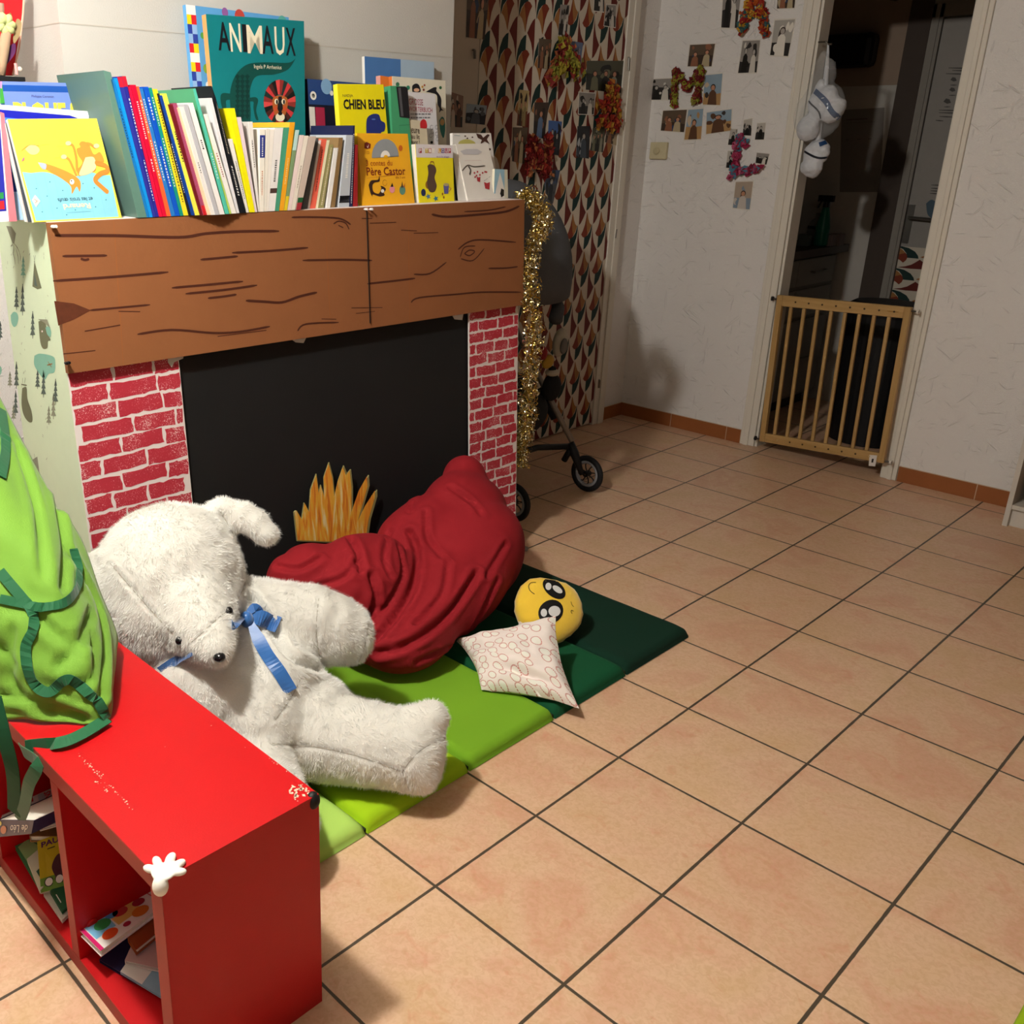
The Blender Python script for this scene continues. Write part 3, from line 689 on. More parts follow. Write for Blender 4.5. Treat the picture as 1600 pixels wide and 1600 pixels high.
def animaux(mb, q):
    s = lambda pts: U(q, cr(pts, 4.707, 280, 0))
    for ch, a, b, m in (('A', (290, 365, 165, 370), 0, BLK_), ('N', (380, 446, 174, 380), 0, CRE), ('I', (470, 490, 180, 382), 0, BLK_), ('M', (503, 606, 190, 392), 0, CRE), ('A', (612, 687, 192, 394), 0, BLK_), ('U', (705, 771, 200, 405), 0, CRE), ('X', (785, 852, 208, 408), 0, BLK_)):
        p = s([(a[0], a[3]), (a[1], a[3]), (a[1], a[2]), (a[0], a[2])]); mb.text(q, ch, p[0][0], p[0][1], p[2][0], p[2][1], m, 2, bold=.0 if ch == 'I' else .012)
    DG2, DG3 = m_('#0d4a44'), m_('#0a3632')
    mb.art(q, s(closed([(855, 430), (800, 462), (640, 458), (510, 470), (430, 530), (385, 620), (372, 720), (385, 860), (420, 960), (500, 960), (525, 860), (520, 720), (525, 640), (570, 560), (700, 548), (800, 510)])), DG2, 1)
    mb.art(q, s(closed([(380, 690), (320, 685), (302, 720), (318, 800), (345, 795), (345, 740), (385, 730)])), DG2, 1.3)
    mb.art(q, s(closed([(515, 720), (560, 715), (580, 740), (565, 810), (582, 880), (562, 875), (545, 800), (545, 750), (515, 745)])), DG2, 1.3)
    for k in range(9):
        for j in range(3): mb.art(q, s([(410+j*36, 560+k*36), (428+j*36, 545+k*36), (446+j*36, 560+k*36), (428+j*36, 590+k*36)]), DG3, 2)
    p = s([(550, 512), (750, 512), (750, 482), (550, 478)]); mb.text(q, 'Ingela P Arrhenius', p[0][0], p[0][1], p[2][0], p[2][1], CRE, 3)
    cols = [m_('#8e2f2c'), m_('#d84a4a'), m_('#151515'), m_('#4a2420'), m_('#c8383c'), m_('#1c3330')]
    for k in range(24):
        a0, a1 = 2*math.pi*k/24, 2*math.pi*(k+1)/24
        mb.art(q, s([(738+45*math.cos(a0), 755+60*math.sin(a0)), (738+118*math.cos(a0), 748+162*math.sin(a0)), (738+118*math.cos(a1), 748+162*math.sin(a1)), (738+45*math.cos(a1), 755+60*math.sin(a1))]), cols[(k*5) % 6], 2)
    mb.art(q, s(closed([(740, 700), (790, 720), (795, 780), (775, 850), (740, 875), (705, 850), (685, 780), (690, 720)])), m_('#b4632c'), 3)
    mb.art(q, s([(728, 710), (752, 710), (760, 800), (740, 845), (720, 800)]), BLK_, 4)
    mb.art(q, s(circ(740, 862, 34, 32)), CRE, 4); mb.art(q, s(circ(740, 835, 16, 14)), BLK_, 5)
    for x in (712, 764): mb.art(q, s(circ(x, 748, 15, 21)), CRE, 5); mb.art(q, s(circ(x+3, 750, 7, 17)), BLK_, 6)
    for x in (706, 774): mb.art(q, s(circ(x, 800, 14, 20)), m_('#c8502c'), 4)
fbook((322, 22), (475, 33), (479, 325), None, -.985, 4.5, .022, TEA, 'large teal animal book with lion and crocodile cover, standing against the white chimney', animaux, m_('#e8a060'), 'L')
def bluepic(mb, q):
    cs = [m_('#f2d21c'), m_('#d0212c'), m_('#2440a0'), m_('#f0f0f0'), m_('#8ab4e4')]
    for k in range(22):
        mb.art(q, [(.0, k/22), (.04, k/22), (.04, (k+1)/22), (0, (k+1)/22)], cs[(k*3) % 5], 1); mb.art(q, [(.04, k/22), (.085, k/22), (.085, (k+1)/22), (.04, (k+1)/22)], cs[(k*2+1) % 5], 1)
    for u, v, r, m in ((.13, .86, .02, m_('#5ba048')), (.5, .97, .05, m_('#b8443c')), (.14, .70, .03, m_('#7aa03c')), (.14, .62, .02, WHI), (.15, .55, .02, BLK_), (.93, .965, .05, m_('#58a8a0')), (.36, .985, .03, m_('#8e5a9a'))):
        mb.art(q, circ(u, v, r, r*.8), m, 1)
fbook((290, 7), (451, 27), None, None, -1.03, 4, .016, m_('#5b9fd6'), 'big light blue picture book with multicoloured chequered edge, behind the teal animal book', bluepic)
def darkpic(mb, q):
    mb.art(q, [(0, .80), (1, .80), (1, 1), (0, 1)], m_('#24427c'), 1)
    for u, v, r, m in ((.08, .87, .05, WHI), (.08, .87, .025, BLK_), (.3, .95, .09, m_('#7fa8d0')), (.38, .90, .03, WHI), (.5, .9, .03, m_('#5f8ac0')), (.75, .93, .06, m_('#9fc0dc')), (.5, .52, .14, m_('#4a4a66'))): mb.art(q, circ(u, v, r, r*.7), m, 2)
    mb.art(q, [(0, 0), (.09, 0), (.09, .78), (0, .78)], m_('#dcd8d4'), 2); mb.art(q, [(.1, 0), (.25, 0), (.25, .78), (.1, .78)], m_('#a42848'), 2)
    mb.art(q, [(.32, .0), (.6, .0), (.6, .38), (.32, .38)], m_('#b8d4d8'), 2)
    for u, m in ((.36, m_('#c0563c')), (.44, m_('#2a7ac0')), (.49, m_('#2a7ac0')), (.55, m_('#3c8cc8'))): mb.art(q, [(u, 0), (u+.035, 0), (u+.035, .3), (u, .32)], m, 3)
fbook((480, 123), (574, 131), None, None, -1.0, 4, .03, m_('#15162a'), 'dark night-blue picture book partly hidden behind the yellow dog book', darkpic)
def navy(mb, q):
    mb.art(q, [(.42, .80), (.66, .80), (.66, .93), (.42, .93)], WHI, 1)
    for k in range(6): mb.art(q, [(.45+k*.032, .83), (.465+k*.032, .83), (.465+k*.032, .9), (.45+k*.032, .9)], m_('#777777'), 2)
    mb.art(q, [(.86, .86), (1, .88), (1, 1), (.84, 1)], REDD, 1)
fbook((493, 202), (551, 196), None, None, -.9895, 1.0, .008, m_('#1b1f4e'), 'navy back cover with a small barcode, between pale spines and the yellow dog book', navy)
def chien(mb, q):
    s = lambda pts: U(q, cr(pts, 4.444, 460, 60))
    p = s([(335, 412), (405, 410), (405, 388), (335, 385)]); mb.text(q, 'NADJA', p[0][0], p[0][1], p[2][0], p[2][1], m_('#5a5030'), 2)
    p = s([(342, 493), (642, 495), (642, 424), (342, 424)]); mb.text(q, 'CHIEN BLEU', p[0][0], p[0][1], .985, p[2][1], BLK_, 2, bold=.035)
    mb.art(q, s(closed([(500, 700), (498, 590), (510, 545), (545, 525), (585, 530), (600, 570), (628, 590), (625, 640), (600, 655), (600, 700)])), m_('#20307a'), 2)
    mb.art(q, s(circ(548, 562, 14, 5)), m_('#5a78c8'), 3)
fbook((527, 131), (599, 132), (616, 330), None, -.905, 6, .02, m_('#f2e40e'), 'yellow hardback with black title above a blue dog shape', chien, m_('#f5f03a'))
def twoblue(mb, q): mb.art(q, [(.5, 0), (1, 0), (1, 1), (.5, 1)], m_('#a7bfd4'), 1)
fbook((570, 88), (678, 97), None, None, -1.045, 2.5, .014, m_('#4a7ab8'), 'tall book with mid-blue and pale blue halves, rearmost near the chimney edge', twoblue, m_('#e9e6e0'))
def kids(mb, q):
    s = lambda pts: U(q, cr(pts, 7.619, 560, 120))
    mb.art(q, s(closed([(800, 180), (850, 150), (900, 125), (930, 130), (925, 165), (960, 210), (985, 270), (985, 370), (1015, 405), (985, 400), (960, 425), (965, 380), (940, 320), (930, 220), (860, 190)])), BLK_, 2)
    mb.art(q, s(closed([(640, 180), (640, 110), (680, 82), (720, 100), (735, 180)])), BLK_, 2); mb.art(q, s(circ(690, 158, 34, 22)), m_('#e0b090'), 3)
    for x, y, r, m in ((590, 130, 22, m_('#2f8a6a')), (760, 120, 12, m_('#d49a3c')), (785, 100, 10, m_('#a8442c')), (775, 155, 12, m_('#8a3c2c')), (975, 130, 16, m_('#2a6a3c')), (465, 90, 22, m_('#3c7a5a'))): mb.art(q, s(circ(x, y, r, r*1.2)), m, 2)
    mb.art(q, s(closed([(960, 520), (995, 475), (1025, 520), (1030, 640), (1010, 730), (975, 650)])), m_('#18786a'), 2); mb.art(q, s(circ(995, 540, 26, 40)), m_('#c8a060'), 3)
fbook((613, 119), (696, 126), None, None, -1.005, 4, .02, m_('#e6e0cc'), 'cream picture dictionary with small drawings and a black dolphin, right rear', kids, OR_)
def pinko(mb, q): mb.art(q, [(0, .85), (1, .85), (1, 1), (0, 1)], OR_, 1)
fbook((594, 118), (607, 120), (622, 320), None, -.955, 4, .02, m_('#dc9c92'), 'narrow pink book with an orange top, upright beside the yellow dog book', pinko)
def green(mb, q):
    s = lambda pts: U(q, cr(pts, 7.619, 560, 120))
    mb.art(q, s([(448, 118), (560, 118), (585, 140), (610, 495), (490, 480)]), BLK_, 2); mb.art(q, s([(470, 130), (500, 130), (535, 470), (505, 470)]), m_('#55555a'), 3)
    mb.stroke(q, s([(610, 570), (485, 580), (500, 700)]), .002, m_('#2f7a52'), 2)
fbook((610, 134), (634, 135), (652, 330), None, -.915, 5, .03, m_('#46a070'), 'green book with a black window panel, right of the pink and orange one', green)
def gross(mb, q):
    s = lambda pts: U(q, cr(pts, 7.619, 560, 120))
    p = s([(600, 330), (765, 335), (765, 270), (600, 268)]); mb.text(q, 'GROSSE', p[0][0], p[0][1], p[2][0], p[2][1], m_('#a02a4a'), 2)
    p = s([(600, 408), (875, 412), (875, 358), (600, 350)]); mb.text(q, 'WÖRTERBUCH', p[0][0], p[0][1], p[2][0], p[2][1], m_('#b02a4a'), 2)
    for y in (438, 480):
        x = 620
        while x < 830: w_ = random.uniform(10, 40); mb.art(q, s([(x, y+14), (x+w_, y+14), (x+w_, y-2), (x, y-2)]), m_('#7a7a80'), 2); x += w_+8
    for x, y in ((870, 600), (930, 600), (880, 650), (930, 680), (860, 700), (940, 740)): mb.stroke(q, s(circ(x, y, 18, 24, 10)), .0015, m_('#8a8a90'), 2)
    mb.art(q, s(circ(870, 780, 16, 16)), BLK_, 2)
fbook((637, 143), (680, 147), (690, 325), None, -.955, 4, .022, m_('#e2e0e4'), 'white German picture dictionary with crimson title', gross)
def heure(mb, q):
    s = lambda pts: U(q, cr(pts, 7.619, 560, 120))
    mb.art(q, s(closed([(735, 610), (735, 540), (770, 505), (805, 530), (812, 610)])), REDD, 2)
    for t, y in (('eure', 668), ('au lit', 735), ('nant !', 800)):
        p = s([(630, y), (725, y), (725, y-46), (630, y-46)]); mb.text(q, t, max(p[0][0], .02), p[0][1], p[2][0], p[2][1], m_('#4a3a30'), 2, bold=.01)
fbook((638, 186), (666, 190), (676, 325), None, -.925, 4, .008, m_('#d8cbb0'), 'beige booklet with a red door drawing, tucked before the German dictionary', heure)
def castor(mb, q):
    s = lambda pts: U(q, cr(pts, 7.619, 560, 120)); BR = m_('#7a2414')
    mb.art(q, s([(160, 968)]+[(318+160*math.cos(R(180-a)), 950-210*math.sin(R(a))) for a in range(0, 181, 12)]+[(478, 935)]), m_('#8f9498'), 2)
    mb.art(q, s([(262, 960)]+[(318+56*math.cos(R(180-a)), 950-72*math.sin(R(a))) for a in range(0, 181, 20)]+[(380, 944)]), WHI, 3)
    mb.art(q, s(circ(322, 950, 24, 18)), GLDN, 4)
    mb.art(q, s([(70, 850), (70, 795), (95, 775), (145, 800), (140, 850), (100, 860)]), BR, 2); mb.art(q, s([(88, 815), (105, 838), (122, 800), (110, 850)]), WHI, 3)
    mb.art(q, s(circ(500, 850, 24, 36)), m_('#c8641c'), 2)
    for t, a, m, b in (('1 CD', (80, 128, 920, 885), m_('#b8741c'), 0), ('3 contes du', (90, 395, 1062, 990), m_('#a8481c'), 0), ('Père Castor', (98, 550, 1178, 1070), BR, .012), ('dès 3 ans', (440, 552, 1212, 1180), m_('#b0601c'), 0)):
        p = s([(a[0], a[2]), (a[1], a[2]), (a[1], a[3]), (a[0], a[3])]); mb.text(q, t, p[0][0], p[0][1], p[2][0], p[2][1], m, 3, bold=b)
    mb.stroke(q, s([(100, 1208), (330, 1180), (555, 1160)]), .001, m_('#b0601c'), 2)
    mb.art(q, s(closed([(120, 1290), (150, 1235), (230, 1225), (245, 1180), (250, 1245), (190, 1260), (165, 1300), (180, 1370), (240, 1390), (270, 1330), (262, 1300), (300, 1310), (325, 1340), (300, 1380), (310, 1410), (250, 1425), (170, 1400), (165, 1425), (140, 1380)])), m_('#3a2218'), 2)
    mb.art(q, s(circ(285, 1360, 20, 22)), WHI, 3); mb.stroke(q, s(circ(312, 1262, 26, 36, 14)), .0012, m_('#a8681c'), 2)
    mb.art(q, s(circ(400, 1340, 32, 44)), m_('#e0909c'), 2); mb.art(q, s([(380, 1310), (400, 1260), (412, 1310)]), BLK_, 3)
    mb.art(q, s(circ(522, 1350, 36, 56)), m_('#5a8a7a'), 2); mb.art(q, s([(505, 1320), (518, 1240), (530, 1320)]), m_('#5a3a20'), 3); mb.art(q, s([(535, 1310), (555, 1260), (545, 1320)]), REDD, 3)
fbook((558, 208), (637, 209), (648, 318), (566, 321), -.795, 9, .016, m_('#f0b020'), 'amber-yellow story book with a silver disc, front of the shelf', castor, m_('#f4cc28'))
def ptit(mb, q):
    s = lambda pts: U(q, cr(pts, 7.619, 560, 120))
    mb.art(q, [(0, .775), (1, .775), (1, 1), (0, 1)], m_('#dcd6da'), 1)
    cs = ['#a82438', '#2f6a3c', '#c8b01c', '#b83c2c', '#e6e0dc', '#2f7a3c', '#d8a02c', '#503c8c', '#a82c5c']
    for i, ch in enumerate("P'TIT LOUP"):
        x = 717+i*38.5
        if ch == ' ': continue
        if ch == "'": mb.stroke(q, s([(x+16, 840), (x+22, 856)]), .003, BLK_, 3); continue
        mb.art(q, s([(x, 908), (x+34, 908), (x+34, 852), (x, 852)]), m_(cs[i % 9]), 2)
        p = s([(x+6, 902), (x+28, 902), (x+28, 858), (x+6, 858)]); mb.text(q, ch, p[0][0], p[0][1], p[2][0], p[2][1], WHI, 3, bold=.02)
    p = s([(925, 968), (1075, 968), (1075, 940), (925, 940)]); mb.text(q, 'va à la plage', p[0][0], p[0][1], p[2][0], p[2][1], m_('#8a6a9a'), 3)
    mb.art(q, s(closed([(820, 1060), (850, 1040), (905, 1060), (925, 1120), (905, 1200), (930, 1300), (900, 1370), (840, 1360), (815, 1260), (830, 1150)])), m_('#5a4438'), 2)   # plain brown beach bag
    mb.stroke(q, s([(845, 1045), (860, 1010), (890, 1012), (905, 1060)]), .003, m_('#8a3a2c'), 3)
    mb.art(q, s(circ(828, 1285, 32, 50)), m_('#9a6a1c'), 1.5); mb.art(q, s(circ(772, 1378, 28, 44)), m_('#1c2a5a'), 2)
    mb.art(q, s([(1010, 1290), (1075, 1280), (1068, 1390), (1020, 1395)]), m_('#5a5a9c'), 2); mb.art(q, s(circ(1042, 1284, 34, 18)), m_('#b8a878'), 3); mb.stroke(q, s([(1075, 1310), (1102, 1330), (1075, 1370)]), .003, m_('#b04a5a'), 2)
    for cx_, cy_, m in ((920, 1450, m_('#2f7a9a')), (830, 1425, m_('#4a78a0'))):
        mb.art(q, s([(cx_+(34 if k % 2 else 15)*math.cos(R(k*36)), cy_+(38 if k % 2 else 16)*math.sin(R(k*36))) for k in range(10)]), m, 2)
    for x, y in ((1000, 1395), (1015, 1435)): mb.art(q, s(circ(x, y, 8, 16)), m_('#8a4a1c'), 2)
fbook((649, 225), (707, 227), (710, 314), (655, 317), -.795, 6, .018, m_('#efe01a'), 'small yellow book with white title band and coloured letter blocks', ptit, m_('#e6e2dc'))
def flowers(mb, q):
    s = lambda pts: U(q, cr(pts, 4.7, 690, 0)); RR = m_('#b03038')
    mb.art(q, s([(135, 1110), (180, 1095), (260, 1095), (295, 1115), (270, 1135), (160, 1135)]), m_('#c2c0c4'), 2)
    mb.stroke(q, s([(168, 1180), (288, 1178)]), .0012, m_('#c08a8a'), 2)
    mb.stroke(q, s(curve2([(150, 1255), (190, 1215), (240, 1225), (320, 1218)])), .004, m_('#5a524a'), 2); mb.stroke(q, s(curve2([(195, 1220), (212, 1250), (205, 1285)])), .007, m_('#5a524a'), 2)
    for x, y in ((240, 1270), (262, 1262), (280, 1285), (300, 1270), (318, 1262), (255, 1290), (328, 1264), (245, 1300)): mb.art(q, s(circ(x, y, 6, 7)), RR, 2)
    for x, y, a, b in ((270, 1318, 14, 20), (332, 1365, 22, 28)): mb.art(q, s([(x-a, y-b), (x, y-b*.7), (x+a, y-b), (x+a*.8, y+b), (x, y+b*.8), (x-a*.6, y+b*.7)]), RR, 2)
    for x, y in ((310, 1330), (325, 1320), (345, 1305)): mb.stroke(q, s([(x, y), (x+12, y-10)]), .002, m_('#4a4a4a'), 2)
fbook((712, 225), (762, 224), (783, 306), (731, 311), -.795, 16, .022, m_('#e4dfd8'), 'white hardback with a grey branch and red petals, leaning at the shelf end', flowers, m_('#ded9d2'))
fbook((707, 227), (712, 227), (730, 309), (716, 311), -.802, 14, .012, m_('#dfdcd6'), 'thin white-edged book behind the red petal hardback', None, BLK_)
def birds(mb, q):
    s = lambda pts: U(q, cr(pts, 4.444, 460, 60)); BW = m_('#4a2a20')
    mb.art(q, s(closed([(1135, 735), (1150, 712), (1195, 700), (1240, 712), (1255, 735), (1195, 760)])), m_('#c8c06a'), 1)
    mb.art(q, s([(1272, 690), (1260, 660), (1295, 668), (1310, 690), (1340, 665), (1355, 670), (1335, 700), (1355, 735), (1320, 715), (1290, 735), (1300, 705)]), BW, 2)
    for x, y in ((1185, 680), (1200, 695), (1235, 688)): mb.art(q, s([(x-8, y), (x, y-8), (x+8, y), (x, y+4)]), BW, 2)
    mb.art(q, s(circ(1355, 770, 8, 8)), BW, 2); mb.stroke(q, s([(1108, 674), (1150, 676)]), .002, m_('#4a8a9a'), 2)
fbook((707, 208), (767, 208), (780, 309), None, -.88, 4, .012, m_('#e9e5e0'), 'white book with a brown bird and yellow sun, behind the red petal hardback', birds)
def peng(mb, q):
    mb.art(q, [(0, 0), (.75, 0), (.75, 1), (0, 1)], m_('#9cc4d8'), 1); mb.art(q, [(.1, .25), (.4, .9), (.75, .3), (.75, 0), (.1, 0)], WHI, 2); mb.art(q, [(.35, 0), (.7, .1), (.7, .3), (.5, .35)], BLK_, 3)
fbook((773, 264), (793, 265), (794, 307), None, -.80, 1, .01, m_('#ddd9c4'), 'little book with a pale blue snow picture, last at the right end of the shelf', peng)
# left end books
def fox(mb, q):
    s = lambda pts: U(q, cr(pts, 6.153, 0, 90)); ORG, PCH = m_('#e8913c'), m_('#f4cfa0')
    mb.art(q, s([(215, 1100)]+curve2([(300, 1110), (400, 1100), (480, 1110), (600, 1150), (740, 1140), (860, 1100), (960, 1130), (1060, 1130)], 5)+[(1140, 1530), (345, 1570)]), m_('#84c8dc'), 1)
    for x in (360, 450, 540, 640, 740, 840, 950): mb.stroke(q, s([(x-30, 1115), (x+70, 1545)]), .0007, m_('#6ab4cc'), 1.5)
    for x, y in ((478, 1196), (602, 1278), (348, 1260), (452, 1332), (405, 1484), (640, 1512), (547, 1448), (797, 1212), (905, 1253), (918, 1435), (1018, 1368), (723, 1465)): mb.art(q, s(circ(x, y, 6, 6, 8)), m_('#3a7a94'), 2)
    mb.art(q, s(closed([(365, 1008), (440, 1020), (560, 1060), (690, 1120), (770, 1190), (765, 1290), (735, 1240), (690, 1310), (680, 1240), (600, 1170), (450, 1080)])), ORG, 2)
    mb.art(q, s(closed([(362, 1008), (440, 1025), (435, 1075), (400, 1065)])), m_('#a8b4d0'), 3)
    mb.art(q, s(closed([(735, 1080), (790, 1010), (750, 940), (735, 880), (770, 860), (760, 830), (790, 805), (850, 830), (900, 930), (960, 910), (1000, 1000), (930, 1000), (915, 1090), (830, 1110), (760, 1140)])), ORG, 1.8)
    mb.art(q, s(closed([(820, 960), (900, 960), (920, 1060), (850, 1120), (760, 1130), (790, 1040)])), PCH, 2.4)
    for leg in ([(650, 825), (700, 850), (730, 960), (740, 1100)], [(610, 950), (660, 980), (700, 1060), (735, 1140)], [(920, 870), (860, 830), (800, 830)]): mb.stroke(q, s(curve2(leg)), .0065, ORG, 2.6)
    for x, y in ((655, 825), (612, 955), (925, 850)): mb.art(q, s(circ(x, y, 28, 22)), m_('#f6c89c'), 3)
    mb.stroke(q, s(curve2([(910, 1010), (1010, 1040), (1030, 1090), (960, 1120), (915, 1180), (970, 1240), (1040, 1300)])), .011, m_('#e58436'), 2.6)
    mb.art(q, s(circ(690, 1195, 22, 26)), WHI, 3); mb.art(q, s(circ(684, 1186, 7, 7, 8)), BLK_, 4)
    mb.art(q, s(closed([(240, 880), (290, 840), (350, 850), (380, 890), (350, 930), (290, 930)])), m_('#f6d88c'), 2); mb.stroke(q, s(curve2([(200, 900), (280, 840), (380, 850)])), .0012, m_('#d49a4c'), 3)
    mb.art(q, s([(235, 955), (230, 985), (205, 1002), (215, 970)]), m_('#d86a7a'), 3)
    for a in ((400, 840, 470, 830), (565, 800, 620, 805), (550, 855, 620, 850), (520, 965, 590, 960), (430, 940, 455, 960), (590, 900, 570, 880), (740, 765, 765, 800), (875, 785, 900, 810), (120, 800, 160, 780)): mb.stroke(q, s([a[:2], a[2:]]), .0009, m_('#c8a43c'), 2)
    mb.art(q, s([(305, 1370), (335, 1320), (385, 1380), (345, 1440)]), m_('#e6d8cc'), 3); mb.stroke(q, s([(325, 1360), (355, 1380), (335, 1400)]), .002, m_('#d06a5a'), 4)
    p = s([(615, 1462), (862, 1452), (862, 1398), (615, 1405)]); mb.text(q, 'Renard', p[0][0], p[0][1], p[2][0], p[2][1], m_('#f0ecc0'), 3, rot=180, bold=.02)
    p = s([(560, 1392), (885, 1380), (885, 1340), (560, 1352)]); mb.text(q, 'et les trois œufs', p[0][0], p[0][1], p[2][0], p[2][1], m_('#2a4a5c'), 3, rot=180)
    mb.stroke(q, s([(640, 1492), (870, 1478)]), .0012, m_('#4a8aa4'), 3)
fbook((12, 186), (151, 185), (189.5, 335), (53, 345), -.795, 13, .012, m_('#f5e04c'), 'square picture book shown upside down with a fox on yellow and blue', fox, m_('#e8efe6'))
fbook((9, 192), (30, 186), (62, 344), (44, 346.5), -.812, 13, .010, m_('#3a4048'), 'dark grey edged thin book behind the upside-down fox book', None, m_('#e6e4de'))
fbook((6, 198), (20, 194), (56, 344), (40, 347), -.826, 13, .008, m_('#e8ece8'), 'white thin book, third layer behind the fox book', None, m_('#d4e4e0'))
def wfr(mb, q):
    mb.art(q, [(0, 0), (.90, 0), (.88, .93), (.80, .95), (0, .96)], m_('#1a1fa4'), 1); mb.art(q, [(0, 0), (.82, 0), (.82, .86), (0, .90)], m_('#3c7ad0'), 2); mb.art(q, [(0, 0), (.82, 0), (.82, .25), (0, .25)], m_('#a8ccf0'), 3); mb.art(q, [(0, .25), (.82, .25), (.82, .42), (0, .42)], m_('#1c44a0'), 3)
fbook((-20, 162), (138, 174), (150, 340), None, -.875, 8, .014, m_('#f1f0f2'), 'blue picture book with a torn white border, in front of the periwinkle book', wfr)
fbook((1, 175), (6.5, 177), (26, 341), (15, 342), -.845, 6, .01, m_('#c4707c'), 'dusty pink thin spine at the far left of the shelf', None)
def wlet(mb, q): mb.art(q, [(.1, .1), (.9, .1), (.9, .92), (.1, .95)], m_('#252a9c'), 1); mb.art(q, [(.2, .12), (.8, .12), (.8, .2), (.2, .2)], REDD, 2); mb.art(q, [(.2, .22), (.8, .22), (.8, .28), (.2, .28)], m_('#2a8a4a'), 2)
fbook((-22, 186), (1, 178), (13, 340), (-14, 343), -.85, 6, .012, m_('#eceaf0'), 'white book with scribbled blue panel cut by the left picture edge', wlet)
def perw(mb, q):
    s = lambda pts: U(q, cr(pts, 6.153, 0, 90))
    mb.art(q, [(0, .93), (1, .93), (1, .975), (0, .975)], m_('#1c4ea4'), 1)
    mb.art(q, s([(0, 230), (18, 235), (28, 320), (45, 440), (0, 440)]), m_('#3f9a3c'), 2); mb.art(q, s([(0, 228), (18, 232), (16, 300), (0, 290)]), m_('#e08ac8'), 3)
    p = s([(305, 390), (515, 390), (515, 362), (305, 362)]); mb.text(q, 'Philippe Corentin', p[0][0], p[0][1], p[2][0], p[2][1], m_('#4a4a80'), 2)
    p = s([(150, 640), (705, 640), (705, 430), (150, 430)]); mb.text(q, 'PLOUF !', p[0][0], p[0][1], p[2][0], p[2][1], m_('#f0d84a'), 3, bold=.05)
fbook((2, 127), (121, 130), (135, 340), None, -.965, 5, .022, m_('#6e88d0'), 'periwinkle blue hardback with yellow title, rear of the left end', perw, m_('#2a6ab8'))
# ------------------------------------------------------------------ gold tinsel garland
def tinsel():
    rnd = random.Random(4); GO = M('#cbb062', .27, metal=1, var=.15, scale=60, name='gold_foil'); GS = M('#ebe4c4', .27, metal=1, var=.1, name='pale_gold_foil')
    path = curve2([(817, 300), (842, 322), (848, 352), (829, 392), (828, 450), (834, 520), (826, 590), (824, 650), (815, 690), (812, 728)], 8)
    P = []
    for i, (x, y) in enumerate(path):
        t = i/(len(path)-1); P.append(oy(x, y, 1.50+.02*math.sin(t*9)))
    mb = MB(); mb.tube(P, .004, M('#8c6a20', .5, metal=.6), 6)
    n = len(P)-1
    for k in range(3400):
        t = rnd.random()*n; i = int(t); p = P[i].lerp(P[min(i+1, n)], t-i); ax = (P[min(i+1, n)]-P[i]).normalized()
        d = V((rnd.gauss(0, 1), rnd.gauss(0, 1), rnd.gauss(0, .5))); d -= ax*d.dot(ax)*.6; d.normalize(); r = rnd.uniform(.006, .014)
        c = p+d*(.036*rnd.random()**.7); e1 = V((rnd.gauss(0, 1), rnd.gauss(0, 1), rnd.gauss(0, 1))).normalized(); e2 = e1.cross(V((rnd.gauss(0, 1), rnd.gauss(0, 1), rnd.gauss(0, 1)))).normalized(); e3 = e1.cross(e2)
        w_ = rnd.uniform(.0012, .0021); a0 = rnd.uniform(0, 6); sp = rnd.uniform(1.6, 3.6); vs = []
        for j in range(7):
            an = a0+sp*j/6; q_ = c+(e1*math.cos(an)+e2*math.sin(an))*r+e3*(j-3)*.0012; ww = w_*(1 if 0 < j < 6 else .4); vs += [q_+e3*ww, q_-e3*ww]
        mb.add(vs, [(2*j, 2*j+1, 2*j+3, 2*j+2) for j in range(6)], GO if rnd.random() < .55 else GS)
    tag(mb.build('tinsel_garland'), 'gold tinsel garland hanging down the right edge of the cardboard fireplace', 'tinsel')
tinsel()
